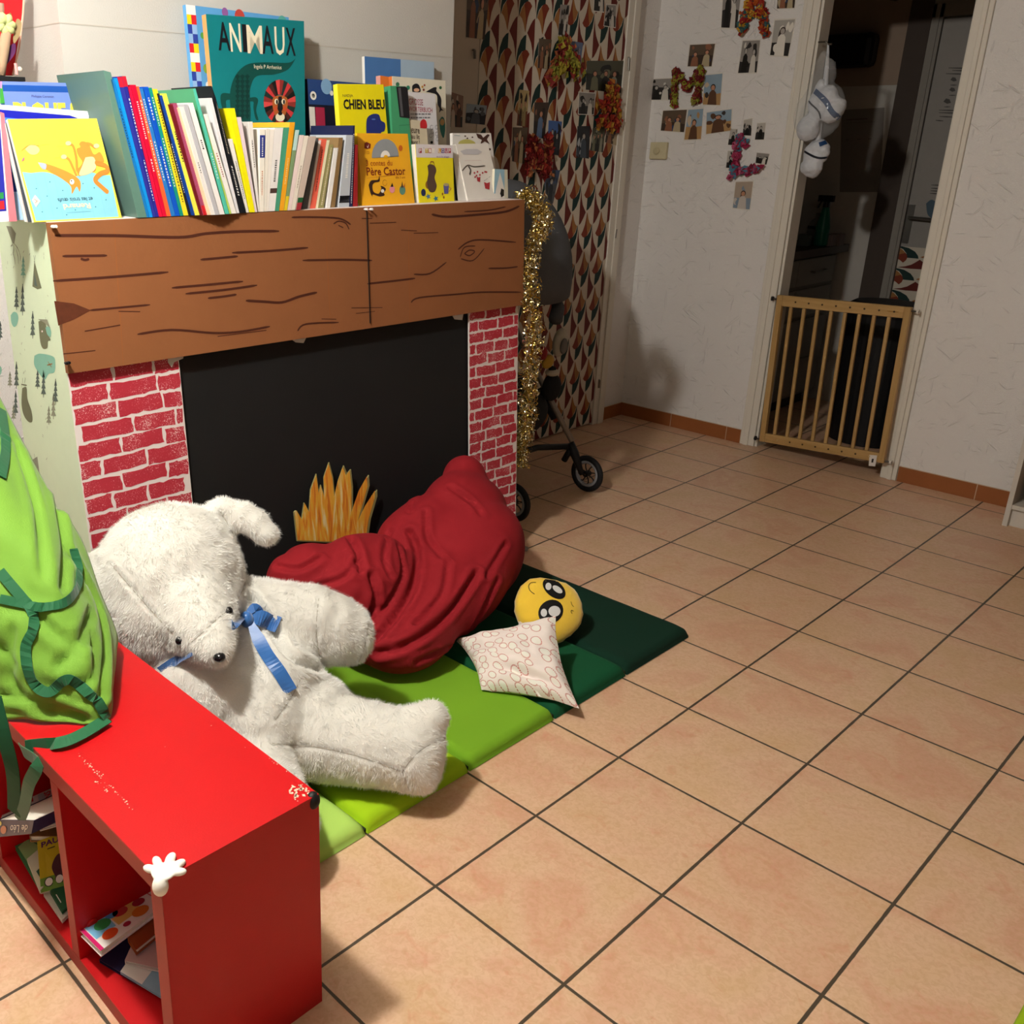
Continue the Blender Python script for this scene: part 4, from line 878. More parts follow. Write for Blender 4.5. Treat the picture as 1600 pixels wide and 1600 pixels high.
# ------------------------------------------------------------------ folding floor mat
MT = .035; mat_t = thing('folding_mat', 'five-section folding play mat in shades of green on the tiled floor', 'mat', (-.25, .5, 0))
cols = [('#a9cf62', 'pale apple green section'), ('#9ac215', 'yellow-green section'), ('#6f9f1f', 'grass green section'), ('#034a2a', 'emerald green section'), ('#012a1c', 'dark green section')]
ys = [-.335, -.003, .334, .672, 1.008, 1.352]
for (h, lb), a, b in zip(cols, ys, ys[1:]):
    m = M(h, .95, var=.05, scale=8, bump=.25, bscale=9); mb = MB(); nx, ny = 60, 26; x0, x1 = -.60, .118; a += .004; b -= .004
    def top(i, j):
        u, v = i/nx, j/ny; e = min(u, 1-u)*(x1-x0); f = min(v, 1-v)*(b-a)
        z = MT*(1-.45*math.exp(-e/.004)-.35*math.exp(-f/.0035)); z += .0035*noise.noise((u*6, v*3+a*9, 1))*(1 if e > .02 and f > .02 else .3)
        z += -.004*math.exp(-((u-.985)/.03)**2)*abs(math.sin(v*22+a*40))*math.exp(-f/.03)
        return (x0+(x1-x0)*u, a+(b-a)*v, z)
    vs = [top(i, j) for i in range(nx+1) for j in range(ny+1)]; fs = [(i*(ny+1)+j, (i+1)*(ny+1)+j, (i+1)*(ny+1)+j+1, i*(ny+1)+j+1) for i in range(nx) for j in range(ny)]
    per = [i*(ny+1) for i in range(nx+1)]+[nx*(ny+1)+j for j in range(1, ny+1)]+[i*(ny+1)+ny for i in range(nx-1, -1, -1)]+[j for j in range(ny-1, 0, -1)]
    nb = len(vs); vs += [(vs[k][0], vs[k][1], .001) for k in per]; np_ = len(per)
    fs += [(per[k], nb+k, nb+(k+1) % np_, per[(k+1) % np_]) for k in range(np_)]; fs.append([nb+k for k in range(np_)])
    mb.add(vs, fs, m); tag(mb.build('mat_section', mat_t, smooth=False), lb)
    o = C.objects[-1]; o.data.polygons.foreach_set('use_smooth', [len(p.vertices) == 4 for p in o.data.polygons])
mb = MB()
for y in ys[1:-1]: mb.box((-.595, y-.006, .004), (.112, y+.006, .012), M('#1c2a14', .7))
mb.build('hinge_strip', mat_t)
# ------------------------------------------------------------------ red beanbag
def bag_fn(p, n):
    q = V((p.x*3, p.y*3, p.z*3)); ctr = V((-.40, .50, .26))
    d = p-V((-.42, .36, .22)); ang = math.atan2(d.z*1.3, d.y); r = d.length
    f = math.sin(ang*8+noise.noise(q*1.0)*2.5)*.5+.5
    fold = -.009*(f**3)*math.exp(-((r-.33)/.28)**2)
    big = .020*noise.noise(q*.9+V((3, 1, 7)))+.009*noise.noise(q*2.3)
    return V((max((p+n*(fold+big)).x, -9), (p+n*(fold+big)).y, max((p+n*(fold+big)).z, .037)))
mb = MB(); D_ = M('#000000')
for c, r, rot in (((-.41, .74, .165), (.19, .33, .135), (R(8), 0, 0)), ((-.45, .895, .20), (.19, .25, .165), (R(28), 0, 0)), ((-.54, 1.01, .29), (.13, .16, .165), (R(30), 0, 0)), ((-.60, 1.085, .385), (.075, .08, .10), (R(20), 0, 0)), ((-.55, .82, .25), (.13, .2, .13), (R(25), 0, 0)),
                  ((-.50, .50, .245), (.15, .20, .14), (R(5), 0, 0)), ((-.55, .37, .27), (.11, .13, .115), (0, 0, 0)), ((-.36, .55, .13), (.17, .2, .10), None), ((-.54, 1.055, .16), (.125, .17, .13), (R(-10), 0, 0))):
    mb.ell(c, r, D_, rot)
BAGM = M('#8a111c', .85, var=.06, scale=10, bump=.25, bscale=500, sheen=.0, name='dark_red_cotton')
bag = blob(mb, 'beanbag', .009, 16, BAGM, bag_fn)
bg_ = bvh_of(bag)
crease(bag, bg_, [[(548, 842), (560, 868), (563, 892)], [(640, 832), (652, 870), (640, 930), (600, 985), (578, 1002)], [(745, 895), (700, 960), (640, 1005), (590, 1020)], [(580, 900), (588, 930), (580, 962)]], .020, .010)
bg_ = bvh_of(bag)
crease(bag, bg_, [[(622, 850), (628, 900), (596, 955)], [(778, 905), (730, 990), (650, 1035)], [(432, 884), (468, 888), (500, 872)], [(705, 762), (740, 788), (752, 805)], [(665, 800), (668, 840), (690, 870)], [(560, 868), (540, 900), (500, 915)], [(700, 880), (690, 930), (650, 975)], [(655, 760), (640, 800)], [(610, 830), (600, 870), (610, 900)], [(790, 850), (760, 900)]], .010, .008, .5)
tag(bag, 'large wine-red fabric beanbag slumped on the mat before the fireplace', 'beanbag')
# ------------------------------------------------------------------ teddy bear
FURM = M('#dad8d0', .85, var=.03, scale=40, sheen=.4, name='cream_plush')
FURT = M('#e3e3de', .8, var=.02, sheen=.5, name='cream_plush_pile')
HC = V((-.40, -.155, .488))
bear = thing('teddy_bear', 'giant cream-white teddy bear with blue ribbon slumped on the mat', 'teddy bear', (-.2, -.05, .035))
mb = MB()
mb.ell(HC, (.168, .180, .185), D_); mb.ell(HC+V((.015, -.01, -.04)), (.17, .178, .165), D_)
nz = osph(338, 1018, HC, .275)
for k in range(6):
    t = k/5; c = HC.lerp(nz, .45+.52*t); mb.ell(c, .105-.062*t, D_)
mb.ell((-.27, -.13, .27), (.13, .135, .16), D_); mb.ell((-.19, -.10, .19), (.15, .145, .145), D_); mb.ell((-.15, -.02, .15), (.12, .11, .105), D_); mb.ell((-.12, .035, .165), (.12, .11, .112), D_); mb.ell((-.21, -.02, .25), (.13, .12, .13), D_); mb.ell((-.24, -.18, .27), (.13, .125, .15), D_)
def limb(a, b, r0, r1, n=7):
    a, b = V(a), V(b)
    for k in range(n): mb.ell(a.lerp(b, k/(n-1)), r0+(r1-r0)*k/(n-1), D_)
limb((-.14, -.01, .145), (.085, .150, .134), .112, .094)
mb.ell((.090, .172, .155), (.062, .060, .088), D_, (0, 0, R(40))); mb.ell((.112, .172, .125), (.055, .092, .088), D_, (0, 0, R(40)))
mb.ell((.105, .202, .205), (.045, .05, .042), D_)
limb((-.15, -.13, .15), (.08, -.215, .125), .095, .085)                                      # leg behind the shelf
limb((-.31, .01, .38), (-.235, .125, .345), .088, .096)
mb.ell((-.21, .165, .325), (.092, .088, .092), D_); mb.ell((-.185, .20, .31), (.075, .065, .085), D_)
limb((-.32, -.24, .30), (-.16, -.285, .20), .06, .055, 5)                                      # arm behind the shelf
# ears
for pts in ([(345, 800, .165), (375, 806, .185), (400, 818, .20), (415, 835, .21)],):
    for i, (x, y, r) in enumerate(pts): mb.ell(HC+(ray(x, y)*((HC-CAM).length*1.0)+CAM-HC)*1.0+V((0, 0, 0)), (.034, .046-.003*i, .038-.002*i), D_)
for x, y in ((160, 880), (160, 905), (168, 930), (176, 955)): mb.ell(osph(x, y, HC, .155)+V((.0, -.01, 0)), (.035, .028, .04), D_)
SEAMS = []
def bear_fn(p, n):
    f = .0035*noise.noise(p*26)+.003*noise.noise(p*11)
    q = p+n*f
    if q.z < .037: q.z = .037
    if p.y < -.345 and p.z < .5: q.y = max(q.y, -.35)
    return q
body = blob(mb, 'body', .009, 5, FURM, bear_fn); reparent(body, bear)
SEAML = [[(172, 880), (215, 930), (255, 975), (280, 1000)], [(345, 800), (372, 850), (385, 900), (372, 935), (357, 950)], [(498, 935), (494, 985), (503, 1045)], [(575, 975), (570, 1010), (560, 1035)], [(300, 1003), (320, 985), (345, 962), (356, 956)],
         [(425, 1162), (500, 1168), (570, 1185), (625, 1205)], [(630, 1205), (640, 1190), (660, 1170), (690, 1155), (712, 1150)], [(430, 1125), (455, 1090), (470, 1060)], [(628, 1205), (640, 1235)]]
crease(body, bvh_of(body), SEAML, .006, .004, .3); crease(body, bvh_of(body), [[(428, 985), (448, 1018), (490, 1042), (540, 1054)], [(395, 935), (405, 950), (425, 985)]], .022, .011, .3)
bb = bvh_of(body)
# short plush pile: one continuous layer of fine tufts belonging to the body skin
def pile(o, count, ln, name, keep=None):
    rnd = random.Random(11); me = o.data; off = wloc(o); tris = []; ar = []
    me.calc_loop_triangles()
    for t in me.loop_triangles: tris.append(t.vertices); ar.append(t.area)
    import itertools, bisect
    cum = list(itertools.accumulate(ar)); tot = cum[-1]; mb = MB(); vs, fs = [], []
    for _ in range(count):
        t = tris[min(bisect.bisect(cum, rnd.random()*tot), len(tris)-1)]; a, b = rnd.random(), rnd.random()
        if a+b > 1: a, b = 1-a, 1-b
        v0, v1, v2 = (me.vertices[k] for k in t); p = v0.co*(1-a-b)+v1.co*a+v2.co*b+off; n = (v0.normal*(1-a-b)+v1.normal*a+v2.normal*b).normalized()
        if p.z < .045 or (p-CAM).dot(n) > .4: continue
        flow = V((noise.noise(p*9), noise.noise(p*9+V((5, 5, 5))), -.6)); flow -= n*flow.dot(n)
        cl = V((noise.noise(p*60), noise.noise(p*60+V((9, 3, 1))), noise.noise(p*60+V((2, 8, 4)))))
        d = (n*.8+flow.normalized()*.75+cl*.9+V((rnd.gauss(0, .18), rnd.gauss(0, .18), rnd.gauss(0, .18)))).normalized(); L_ = ln*rnd.uniform(.6, 1.15); sd = d.cross(n).normalized()*.00042
        if sd.length < 1e-5: continue
        k = len(vs); p = p-n*.001; vs += [p+sd, p-sd, p+d*L_]; fs.append((k, k+1, k+2))
    mb.add(vs, fs, FURT); return tag(mb.build(name, bear), kind='stuff')
pile(body, 150000, .0105, 'plush_pile')
DK = M('#141417', .2, coat=.5, name='black_plastic'); SEAM = M('#b9b09c', .9)
mb = MB(); h = hit(bb, 342, 1026, -.004); mb.ell(h[0], (.016, .013, .011), DK); mb.build('nose', bear, smooth=True)
for x, y in ((281, 1001), (357, 955)):
    h = hit(bb, x, y, -.003); mb = MB(); mb.ell(h[0], (.010, .010, .010), DK); mb.build('eye', bear, smooth=True)
SM = M('#a39a88', .95)
for pts in SEAML:
    mb = MB(); surf_ribbon(mb, bb, pts, .0014, SM, .001, .001)
    if mb.v: mb.build('seam', bear)
# ribbon bow
BLU = M('#2c64a8', .35, var=.05, scale=30, sheen=.5, coat=.3, name='blue_satin')
k0 = hit(bb, 385, 968, .012)[0]
mb = MB(); mb.ell(k0, (.018, .016, .020), BLU); tag(mb.build('ribbon_knot', bear, smooth=True), 'blue satin knot at the neck')
def tail(pts, w_):
    P = []; mb = MB()
    for x, y, o in pts:
        h = hit(bb, x, y, 0); P.append((h[0] if h else P[-1])+V((.8, -.4, .45))*o)
    P = [V(p) for p in curve2([tuple(p) for p in P], 5)]; mb.ribbon(P, [w_*(.35+.65*min(1, i/5)) for i in range(len(P))], BLU, [(CAM-p).normalized()+V((0, 0, .35*math.sin(i*.5))) for i, p in enumerate(P)])
    mb.build('ribbon_tail', bear, solid=.0012)
tail([(388, 968, .014), (402, 998, .018), (418, 1025, .010), (436, 1050, .008), (454, 1080, .006)], .030)
tail([(385, 965, .014), (405, 966, .022), (420, 972, .018), (434, 976, .012)], .038)
tail([(383, 962, .014), (395, 950, .02), (403, 958, .018), (390, 970, .016)], .022)
tail([(380, 965, .012), (368, 972, .010), (362, 978, .006)], .022)
tail([(300, 1022, .006), (275, 1032, .008), (250, 1048, .006)], .02)
# ------------------------------------------------------------------ cushions
def circ_mat():
    m, N, L, b = newmat('dotted_circle_print', .8); tc = N.new('ShaderNodeTexCoord')
    vo = N.new('ShaderNodeTexVoronoi'); vo.voronoi_dimensions = '2D'; vo.inputs['Scale'].default_value = 7.5; vo.inputs['Randomness'].default_value = .75
    L.new(tc.outputs['UV'], vo.inputs['Vector']); sp = N.new('ShaderNodeSeparateXYZ'); L.new(vo.outputs['Color'], sp.inputs[0])
    rad = math_node(N, L, 'MULTIPLY_ADD', sp.outputs[0], .14, .27)
    d = math_node(N, L, 'ABSOLUTE', math_node(N, L, 'SUBTRACT', vo.outputs['Distance'], rad)); ring = math_node(N, L, 'LESS_THAN', d, .04)
    dif = N.new('ShaderNodeVectorMath'); dif.operation = 'SUBTRACT'; mu = N.new('ShaderNodeVectorMath'); mu.operation = 'SCALE'; mu.inputs['Scale'].default_value = 7.5
    L.new(tc.outputs['UV'], mu.inputs[0]); L.new(mu.outputs[0], dif.inputs[0]); po = N.new('ShaderNodeVectorMath'); po.operation = 'SCALE'; po.inputs['Scale'].default_value = 7.5
    L.new(vo.outputs['Position'], po.inputs[0]); L.new(po.outputs[0], dif.inputs[1]); s2 = N.new('ShaderNodeSeparateXYZ'); L.new(dif.outputs[0], s2.inputs[0])
    an = math_node(N, L, 'ARCTAN2', s2.outputs[1], s2.outputs[0]); dot = math_node(N, L, 'GREATER_THAN', math_node(N, L, 'SINE', math_node(N, L, 'MULTIPLY', an, 22)), -.35)
    f = math_node(N, L, 'MULTIPLY', ring, dot); inner = math_node(N, L, 'LESS_THAN', vo.outputs['Distance'], math_node(N, L, 'SUBTRACT', rad, .06))
    base = mixc(N, L, inner, lin('#e6dcd6'), lin('#e4e2d8')); L.new(mixc(N, L, f, base, lin('#b04c3c')), b.inputs['Base Color'])
    n = nnoise(N, L, tc.outputs['Object'], 30, 3); bumpn(N, L, n, .25, .006, b); return m
def cushion(name, corners, thick, m, fn=None, n=40, exp=.5, pin=.10):
    A, B, C_, D2 = [V(c) for c in corners]; nn = ((B-A).cross(D2-A)).normalized(); vs, fs, uv = [], [], []
    if nn.z < 0: nn = -nn
    for s_ in (1, -1):
        for i in range(n+1):
            for j in range(n+1):
                u, v = i/n, j/n; eu, ev = 2*u-1, 2*v-1
                uu = u-pin*(ev*ev-1)*eu*-.5; vv = v-pin*(eu*eu-1)*ev*-.5
                p = (A*(1-uu)+B*uu)*(1-vv)+(D2*(1-uu)+C_*uu)*vv; h = thick*max(0, (1-eu**2)*(1-ev**2))**exp
                p = p+nn*h*s_*(1 if s_ > 0 else .55)
                if fn and s_ > 0: p = fn(p, u, v, nn)
                vs.append(p); uv.append((u, v))
    k = (n+1)**2
    for s_ in (0, 1):
        for i in range(n):
            for j in range(n):
                a = s_*k+i*(n+1)+j; f = [a, a+n+1, a+n+2, a+1]; fs.append(f if s_ == 0 else f[::-1])
    mn = min(p.z for p in vs); 
    vs = [V((p.x, p.y, max(p.z, .036))) for p in vs]
    mb = MB(); mb.add(vs, fs, m); o = mb.build(name); me = o.data; l = me.uv_layers.new(name='uv')
    for lp in me.loops: l.data[lp.index].uv = uv[lp.vertex_index]
    bm = bmesh.new(); bm.from_mesh(me); bmesh.ops.remove_doubles(bm, verts=bm.verts, dist=1e-4); bmesh.ops.recalc_face_normals(bm, faces=bm.faces); bm.to_mesh(me); bm.free()
    me.polygons.foreach_set('use_smooth', [True]*len(me.polygons)); return o
def pf(p, u, v, n):
    r = math.hypot((u-.80)*1.0, (v-.45)); fold = -.035*math.exp(-(((u-v*.3)-.62)/.06)**2)*math.exp(-((v-.55)/.22)**2)
    return p+n*(fold+.012*noise.noise((u*4, v*4, 0))+.006*noise.noise((u*11, v*9, 3)))
c1, c2, c3, c4 = oz(713, 1002, .075), oz(868, 962, .20), oz(905, 1107, .045), oz(752, 1078, .045)
o = cushion('cushion', (c1, c4, c3, c2), .062, circ_mat(), pf, exp=.42, pin=.12)
tag(o, 'off-white cushion printed with dotted coral circles, lying on the mat', 'cushion')
# yellow smiley
EY = M('#eec63a', .85, var=.06, scale=20, bump=.3, bscale=120, sheen=.5, name='yellow_plush')
ec = V((-.148, .973, .122)); en = V((.62, -.30, .72)).normalized(); ex = V((.1, 1, .1)); ex = (ex-en*ex.dot(en)).normalized(); ey = en.cross(ex)
mb = MB(); rm = Matrix((ex, ey, en)).transposed(); vs = []; nu, nv = 40, 20
for i in range(nv+1):
    th = math.pi*i/nv
    for j in range(nu):
        ph = 2*math.pi*j/nu; rr = 1+.04*math.cos(3*ph+.6)+.02*math.sin(5*ph); rr *= 1+.012*math.sin(ph*17)*math.sin(th)
        vs.append(ec+rm @ V((.108*rr*math.sin(th)*math.cos(ph), .104*rr*math.sin(th)*math.sin(ph), .048*math.copysign(abs(math.cos(th))**.8, math.cos(th)))))
vs = [V((p.x, p.y, max(p.z, .036))) for p in vs]
mb.add(vs, [(i*nu+j, (i+1)*nu+j, (i+1)*nu+(j+1) % nu, i*nu+(j+1) % nu) for i in range(nv) for j in range(nu)], EY)
emo = thing('face_cushion', 'round yellow plush cushion with big-eyed face, leaning by the beanbag', 'cushion', tuple(ec))
eb = mb.build('cushion_body', emo, smooth=True, weld=True); be = bvh_of(eb)
EW = M('#d6d6d6', .6); EB = M('#0d0d0f', .6)
def ep(pts): return [(680+u/3.81, 860+v/3.81) for u, v in pts]
mb = MB(); decal(mb, be, ep([(688+74*math.cos(R(a))-10*math.sin(R(a)), 365+72*math.sin(R(a))) for a in range(0, 360, 15)]), EB, .0015); decal(mb, be, ep([(708+80*math.cos(R(a))*.84-30*math.sin(R(a))*.4, 228+70*math.sin(R(a))*.7+38*math.cos(R(a))) for a in range(0, 360, 15)]), EB, .0015)
for cx_, cy_, a, b, t in ((710, 362, 36, 32, 0), (647, 371, 19, 24, 0), (728, 232, 34, 17, 35), (674, 214, 18, 22, 0)):
    decal(mb, be, ep([(cx_+a*math.cos(R(k))*math.cos(R(t))-b*math.sin(R(k))*math.sin(R(t)), cy_+a*math.cos(R(k))*math.sin(R(t))+b*math.sin(R(k))*math.cos(R(t))) for k in range(0, 360, 20)]), EW, .0030, 3)
mb.build('embroidered_eyes', emo)
mb = MB(); surf_ribbon(mb, be, ep([(600, 190), (570, 192), (556, 212), (565, 240), (592, 260)]), .0022, EB, .002); mb.build('embroidered_mouth', emo); mb = MB(); surf_ribbon(mb, be, ep([(824, 362), (812, 356), (808, 366), (816, 376)]), .0018, EB, .002); mb.build('embroidered_brow', emo); mb = MB(); surf_ribbon(mb, be, ep([(808, 305), (815, 325), (825, 335)]), .0018, EB, .002)
mb.build('embroidered_brow', emo)
mb = MB(); p = ec-ex*.106; mb.box(p-V((.006, .004, .010)), p+V((.006, .004, .010)), M('#e4d8d0', .7)); mb.build('care_tag', emo)
# ------------------------------------------------------------------ red cube shelf
RD = M('#b4060e', .45, var=.03, scale=6, bump=.08, bscale=300, coat=.0, name='red_lacquer'); RF = M('#9a2a22', .5, var=.08, name='red_edge_band')
H, SX1, SX0, SY0, SY1 = .45, .39, -.68, -.645, -.353
shelf = thing('cube_shelf', 'low red open-fronted cube shelf with chipped top, beside the teddy bear', 'shelf', (-.145, -.5, 0)); tp = .034
mb = MB(); mb.box((SX0, SY0, H-tp), (SX1, SY1, H), RD)
CH = M('#e8c8b0', .9)
def chips(pts, wd): 
    for x, y in pts:
        p = oz(x, y, H); 
        if SX0 < p.x < SX1-.002 and SY0+.001 < p.y < SY1: 
            r = random.uniform(.3, 1)*wd; mb.add([p+V((r*math.cos(a)*random.uniform(.6, 1.3), r*math.sin(a)*random.uniform(.6, 1.3), .0004)) for a in [k*1.047 for k in range(6)]], [tuple(range(6))], CH)
for a, b, n in (((123, 1180), (208, 1265), 46), ((150, 1218), (172, 1240), 14), ((195, 1005), (240, 1035), 18), ((330, 1100), (420, 1170), 12), ((420, 1185), (475, 1225), 10)):
    chips([(a[0]+(b[0]-a[0])*t+random.gauss(0, 1.6), a[1]+(b[1]-a[1])*t+random.gauss(0, 1.6)) for t in [random.random() for _ in range(n)]], .0016)
for ctr in ((458, 1236), (462, 1242), (470, 1232), (478, 1238)): chips([(ctr[0]+random.gauss(0, 3), ctr[1]+random.gauss(0, 4)) for _ in range(12)], .003)
chips([(258, 1167), (330, 1134), (383, 1168)], .002)
mb.build('top_board', shelf)
for nm, x0, x1 in (('side_panel', SX1-tp, SX1), ('divider', .016, .046), ('divider', -.338, -.308), ('side_panel', SX0, SX0+tp)):
    mb = MB(); mb.box((x0, SY0, tp if nm == 'divider' else 0), (x1, SY1, H-tp), RD); mb.box((x0+.0005, SY0-.0008, tp), (x1-.0005, SY0, H-tp), RF); mb.build(nm, shelf)
mb = MB(); mb.box((SX0+tp, SY0, 0), (SX1-tp, SY1, tp), RD); mb.box((SX0+tp, SY0-.0008, .001), (SX1-tp, SY0, tp-.001), RF); mb.build('bottom_board', shelf)
mb = MB(); mb.box((SX0+tp, SY1-.006, tp), (SX1-tp, SY1-.001, H-tp), M('#8e1218', .6)); mb.build('back_panel', shelf)
mb = MB(); mb.box((SX0, SY0-.0008, H-tp+.001), (SX1, SY0, H-.001), RF); mb.build('front_edge', shelf)
for p in ((.0150, -.615, .10),): mb = MB(); mb.lathe([(.010, 0), (.010, .002), (.007, .003)], (.046, p[1], p[2]), M('#c01c1c', .4), 16, (1, 0, 0)); mb.build('screw_cap', shelf)
# corner guards
GW = M('#efece2', .45, name='white_rubber')
gp = V((SX1-.004, SY0+.004, H)); mb = MB()
for a, l, r in ((205, .030, .0085), (168, .036, .0085), (128, .040, .0095), (92, .036, .0085), (55, .030, .0085)):
    d = V((math.cos(R(a)), math.sin(R(a)), 0)); mb.ell(gp+d*l*.74+V((-.004, .004, .004)), (r*1.45, r*.82, .0055), D_, (0, 0, R(a)), 16, 8)
mb.ell(gp+V((-.006, .006, .004)), (.019, .018, .005), D_); mb.ell(gp+V((.004, -.006, -.008)), (.012, .012, .016), D_)
o = blob(mb, 'corner_guard', .0016, 2, GW); reparent(o, shelf); tag(o, 'white hand-shaped rubber corner guard')
mb = MB(); mb.ell((SX1-.006, SY1-.008, H-.012), (.012, .013, .016), D_); o = blob(mb, 'corner_guard', .002, 2, M('#161616', .5)); reparent(o, shelf); tag(o, 'small black rubber corner guard')
# books inside the shelf
GS_ = 'books inside the red cube shelf'
def flatbook(c, w, l, th, rz, cover, label, art=None, tilt=(0, 0), side=None):
    rm = Euler((tilt[0], tilt[1], rz)).to_matrix(); c = V(c); f = lambda x, y: c+rm @ V((x*w/2, y*l/2, th))
    return make_book(Q(f(-1, -1), f(1, -1), f(1, 1), f(-1, 1)), th, cover, label, art, side, group=GS_, ovr=.004)
def fruits(mb, q):
    mb.art(q, [(0, .0), (1, 0), (1, .04), (0, .04)], m_('#c81c64'), 1)
    for u, v, r, m in ((.2, .14, .10, REDD), (.8, .18, .12, m_('#d04a1c')), (.2, .55, .1, m_('#c03a2c')), (.78, .55, .13, m_('#cf7a2c')), (.55, .62, .1, m_('#a02838')), (.5, .2, .13, m_('#2f8a4a')), (.85, .36, .06, m_('#a82840')), (.42, .34, .1, m_('#4a8ac0')), (.48, .42, .12, m_('#b83a3a'))): mb.art(q, circ(u, v, r, r*.7, 18), m, 2)
    mb.art(q, [(.28, .05), (.72, .05), (.72, .28), (.28, .3)], m_('#7ab8dc'), 1); mb.art(q, [(.3, .3), (.75, .3), (.75, .58), (.3, .6)], m_('#d8b060'), 1)
    mb.text(q, 'Les fruits', .1, .84, .9, .95, BLK_, 3)
    mb.stroke(q, [(0, .76), (1, .76)], .004, m_('#b82c3c'), 2)
def qz(px, z, th, cover, label, art=None, side=None, dz=(0, 0, 0, 0)):
    return make_book(Q(*[oz(x, y, z+d) for (x, y), d in zip(px, dz)]), th, cover, label, art, side, group=GS_, ovr=.004)
qz([(111, 1440), (157, 1486), (287, 1390), (232, 1365)], .098, .014, m_('#e6e0da'), 'board book about fruit with painted fruits, sticking out of the shelf', fruits, m_('#efe6ea'))
qz([(199, 1463), (212, 1484), (285, 1425), (262, 1408)], .080, .014, m_('#8c3e1a'), 'rust-brown book under the fruit board book', None, m_('#94481f'))
qz([(195, 1500), (262, 1516), (300, 1440), (215, 1455)], .062, .010, m_('#b89a98'), 'pale dusty pink book in the near compartment', None, m_('#d0c4c0'))
def bl3(mb, q): mb.art(q, [(0, 0), (.45, 0), (.45, 1), (0, 1)], m_('#d6d2cc'), 1); mb.art(q, circ(.25, .5, .03), BLK_, 2); mb.art(q, circ(.75, .3, .05), m_('#3a5a7a'), 2)
qz([(188, 1518), (264, 1564), (330, 1480), (236, 1450)], .050, .006, m_('#88a8bc'), 'white and light blue booklet lying near the shelf floor', bl3)
qz([(155, 1499), (212, 1533), (285, 1460), (225, 1430)], .043, .008, m_('#14173c'), 'dark navy book at the bottom of the near pile', None)
def pau(mb, q):
    mb.art(q, [(0, 0), (1, 0), (1, .26), (0, .26)], m_('#6a9430'), 1); mb.text(q, 'PAUL', .12, .84, .85, .95, m_('#5a1c5c'), 2, bold=.03); mb.stroke(q, [(.3, .78), (.55, .78)], .004, BLK_, 2)
    for u in (.28, .62): mb.art(q, circ(u, .16, .15, .09), BLK_, 2); mb.art(q, circ(u, .16, .12, .075), WHI, 3)
    mb.art(q, closed([(.5, .22), (.4, .4), (.5, .55), (.65, .62), (.8, .56), (.98, .5), (.98, .22)]), m_('#4a1c2c'), 1.5)
qz([(64, 1395), (112, 1382), (106, 1296), (58, 1315)], .085, .012, m_('#c9b41c'), 'yellow and green book with purple title in the middle compartment', pau, m_('#d8d2c0'), (-.03, -.03, .03, .03))
qz([(22, 1320), (60, 1385), (100, 1340), (45, 1300)], .050, .010, m_('#3c7a4a'), 'green picture book at the bottom of the middle compartment', lambda mb, q: mb.art(q, [(.1, .1), (.5, .1), (.45, .8), (.1, .7)], m_('#9ab87a'), 1))
qz([(68, 1396), (97, 1438), (120, 1415), (95, 1380)], .046, .008, m_('#cfc6ba'), 'cream board book poking out low beside the divider', None)
qz([(78, 1392), (97, 1424), (118, 1405), (98, 1375)], .056, .008, m_('#1f5a3a'), 'dark green book with pale lettering on the cream board book', lambda mb, q: mb.stroke(q, [(.3, .2), (.7, .2)], .004, WHI, 1))
qz([(42, 1342), (62, 1392), (85, 1365), (66, 1322)], .062, .008, m_('#d8d4c0'), 'cream and green book leaning over the green one', lambda mb, q: mb.art(q, [(.5, .2), (.9, .3), (.8, .8), (.5, .7)], m_('#2c5a4a'), 1))
qz([(46, 1306), (90, 1306), (92, 1278), (50, 1284)], .118, .016, m_('#6a4420'), 'brown book in the middle of the pile', None, m_('#8a6030'))
qz([(0, 1282), (52, 1286), (62, 1240), (18, 1238)], .138, .010, m_('#d8d4cc'), 'plain white book under the dark green ties', None)
def chn(mb, q): mb.art(q, [(.2, .0), (.8, 0), (.8, .9), (.2, .9)], m_('#a8c4cc'), 1); mb.text(q, 'LES CHIENS', .45, .1, .72, .9, REDD, 2, rot=90, bold=.02)
qz([(62, 1294), (98, 1284), (88, 1226), (50, 1240)], .150, .008, m_('#d2cfc8'), 'white and grey-blue book with red title, top of the middle pile', chn)
def lalo(mb, q): mb.text(q, 'de Léo', .12, .25, .62, .72, WHI, 2, rot=180); mb.art(q, circ(.82, .4, .08, .22), m_('#d88a6a'), 2); mb.art(q, circ(.93, .8, .06, .12), m_('#e8d87a'), 2)
qn = Q(*[oy(x, y, -.664) for x, y in ((-4, 1308), (49, 1303), (53, 1282), (-4, 1281))]); make_book(qn, .12, m_('#17214f'), 'navy spine with white lettering resting on the middle pile', lambda mb, q: (mb.text(q, 'de Léo', .40, .2, .88, .7, WHI, 2, rot=180), mb.art(q, circ(.2, .42, .09, .25), m_('#c87a5a'), 2), mb.art(q, circ(.08, .8, .06, .14), m_('#d8c86a'), 2)), spine='F', group=GS_)
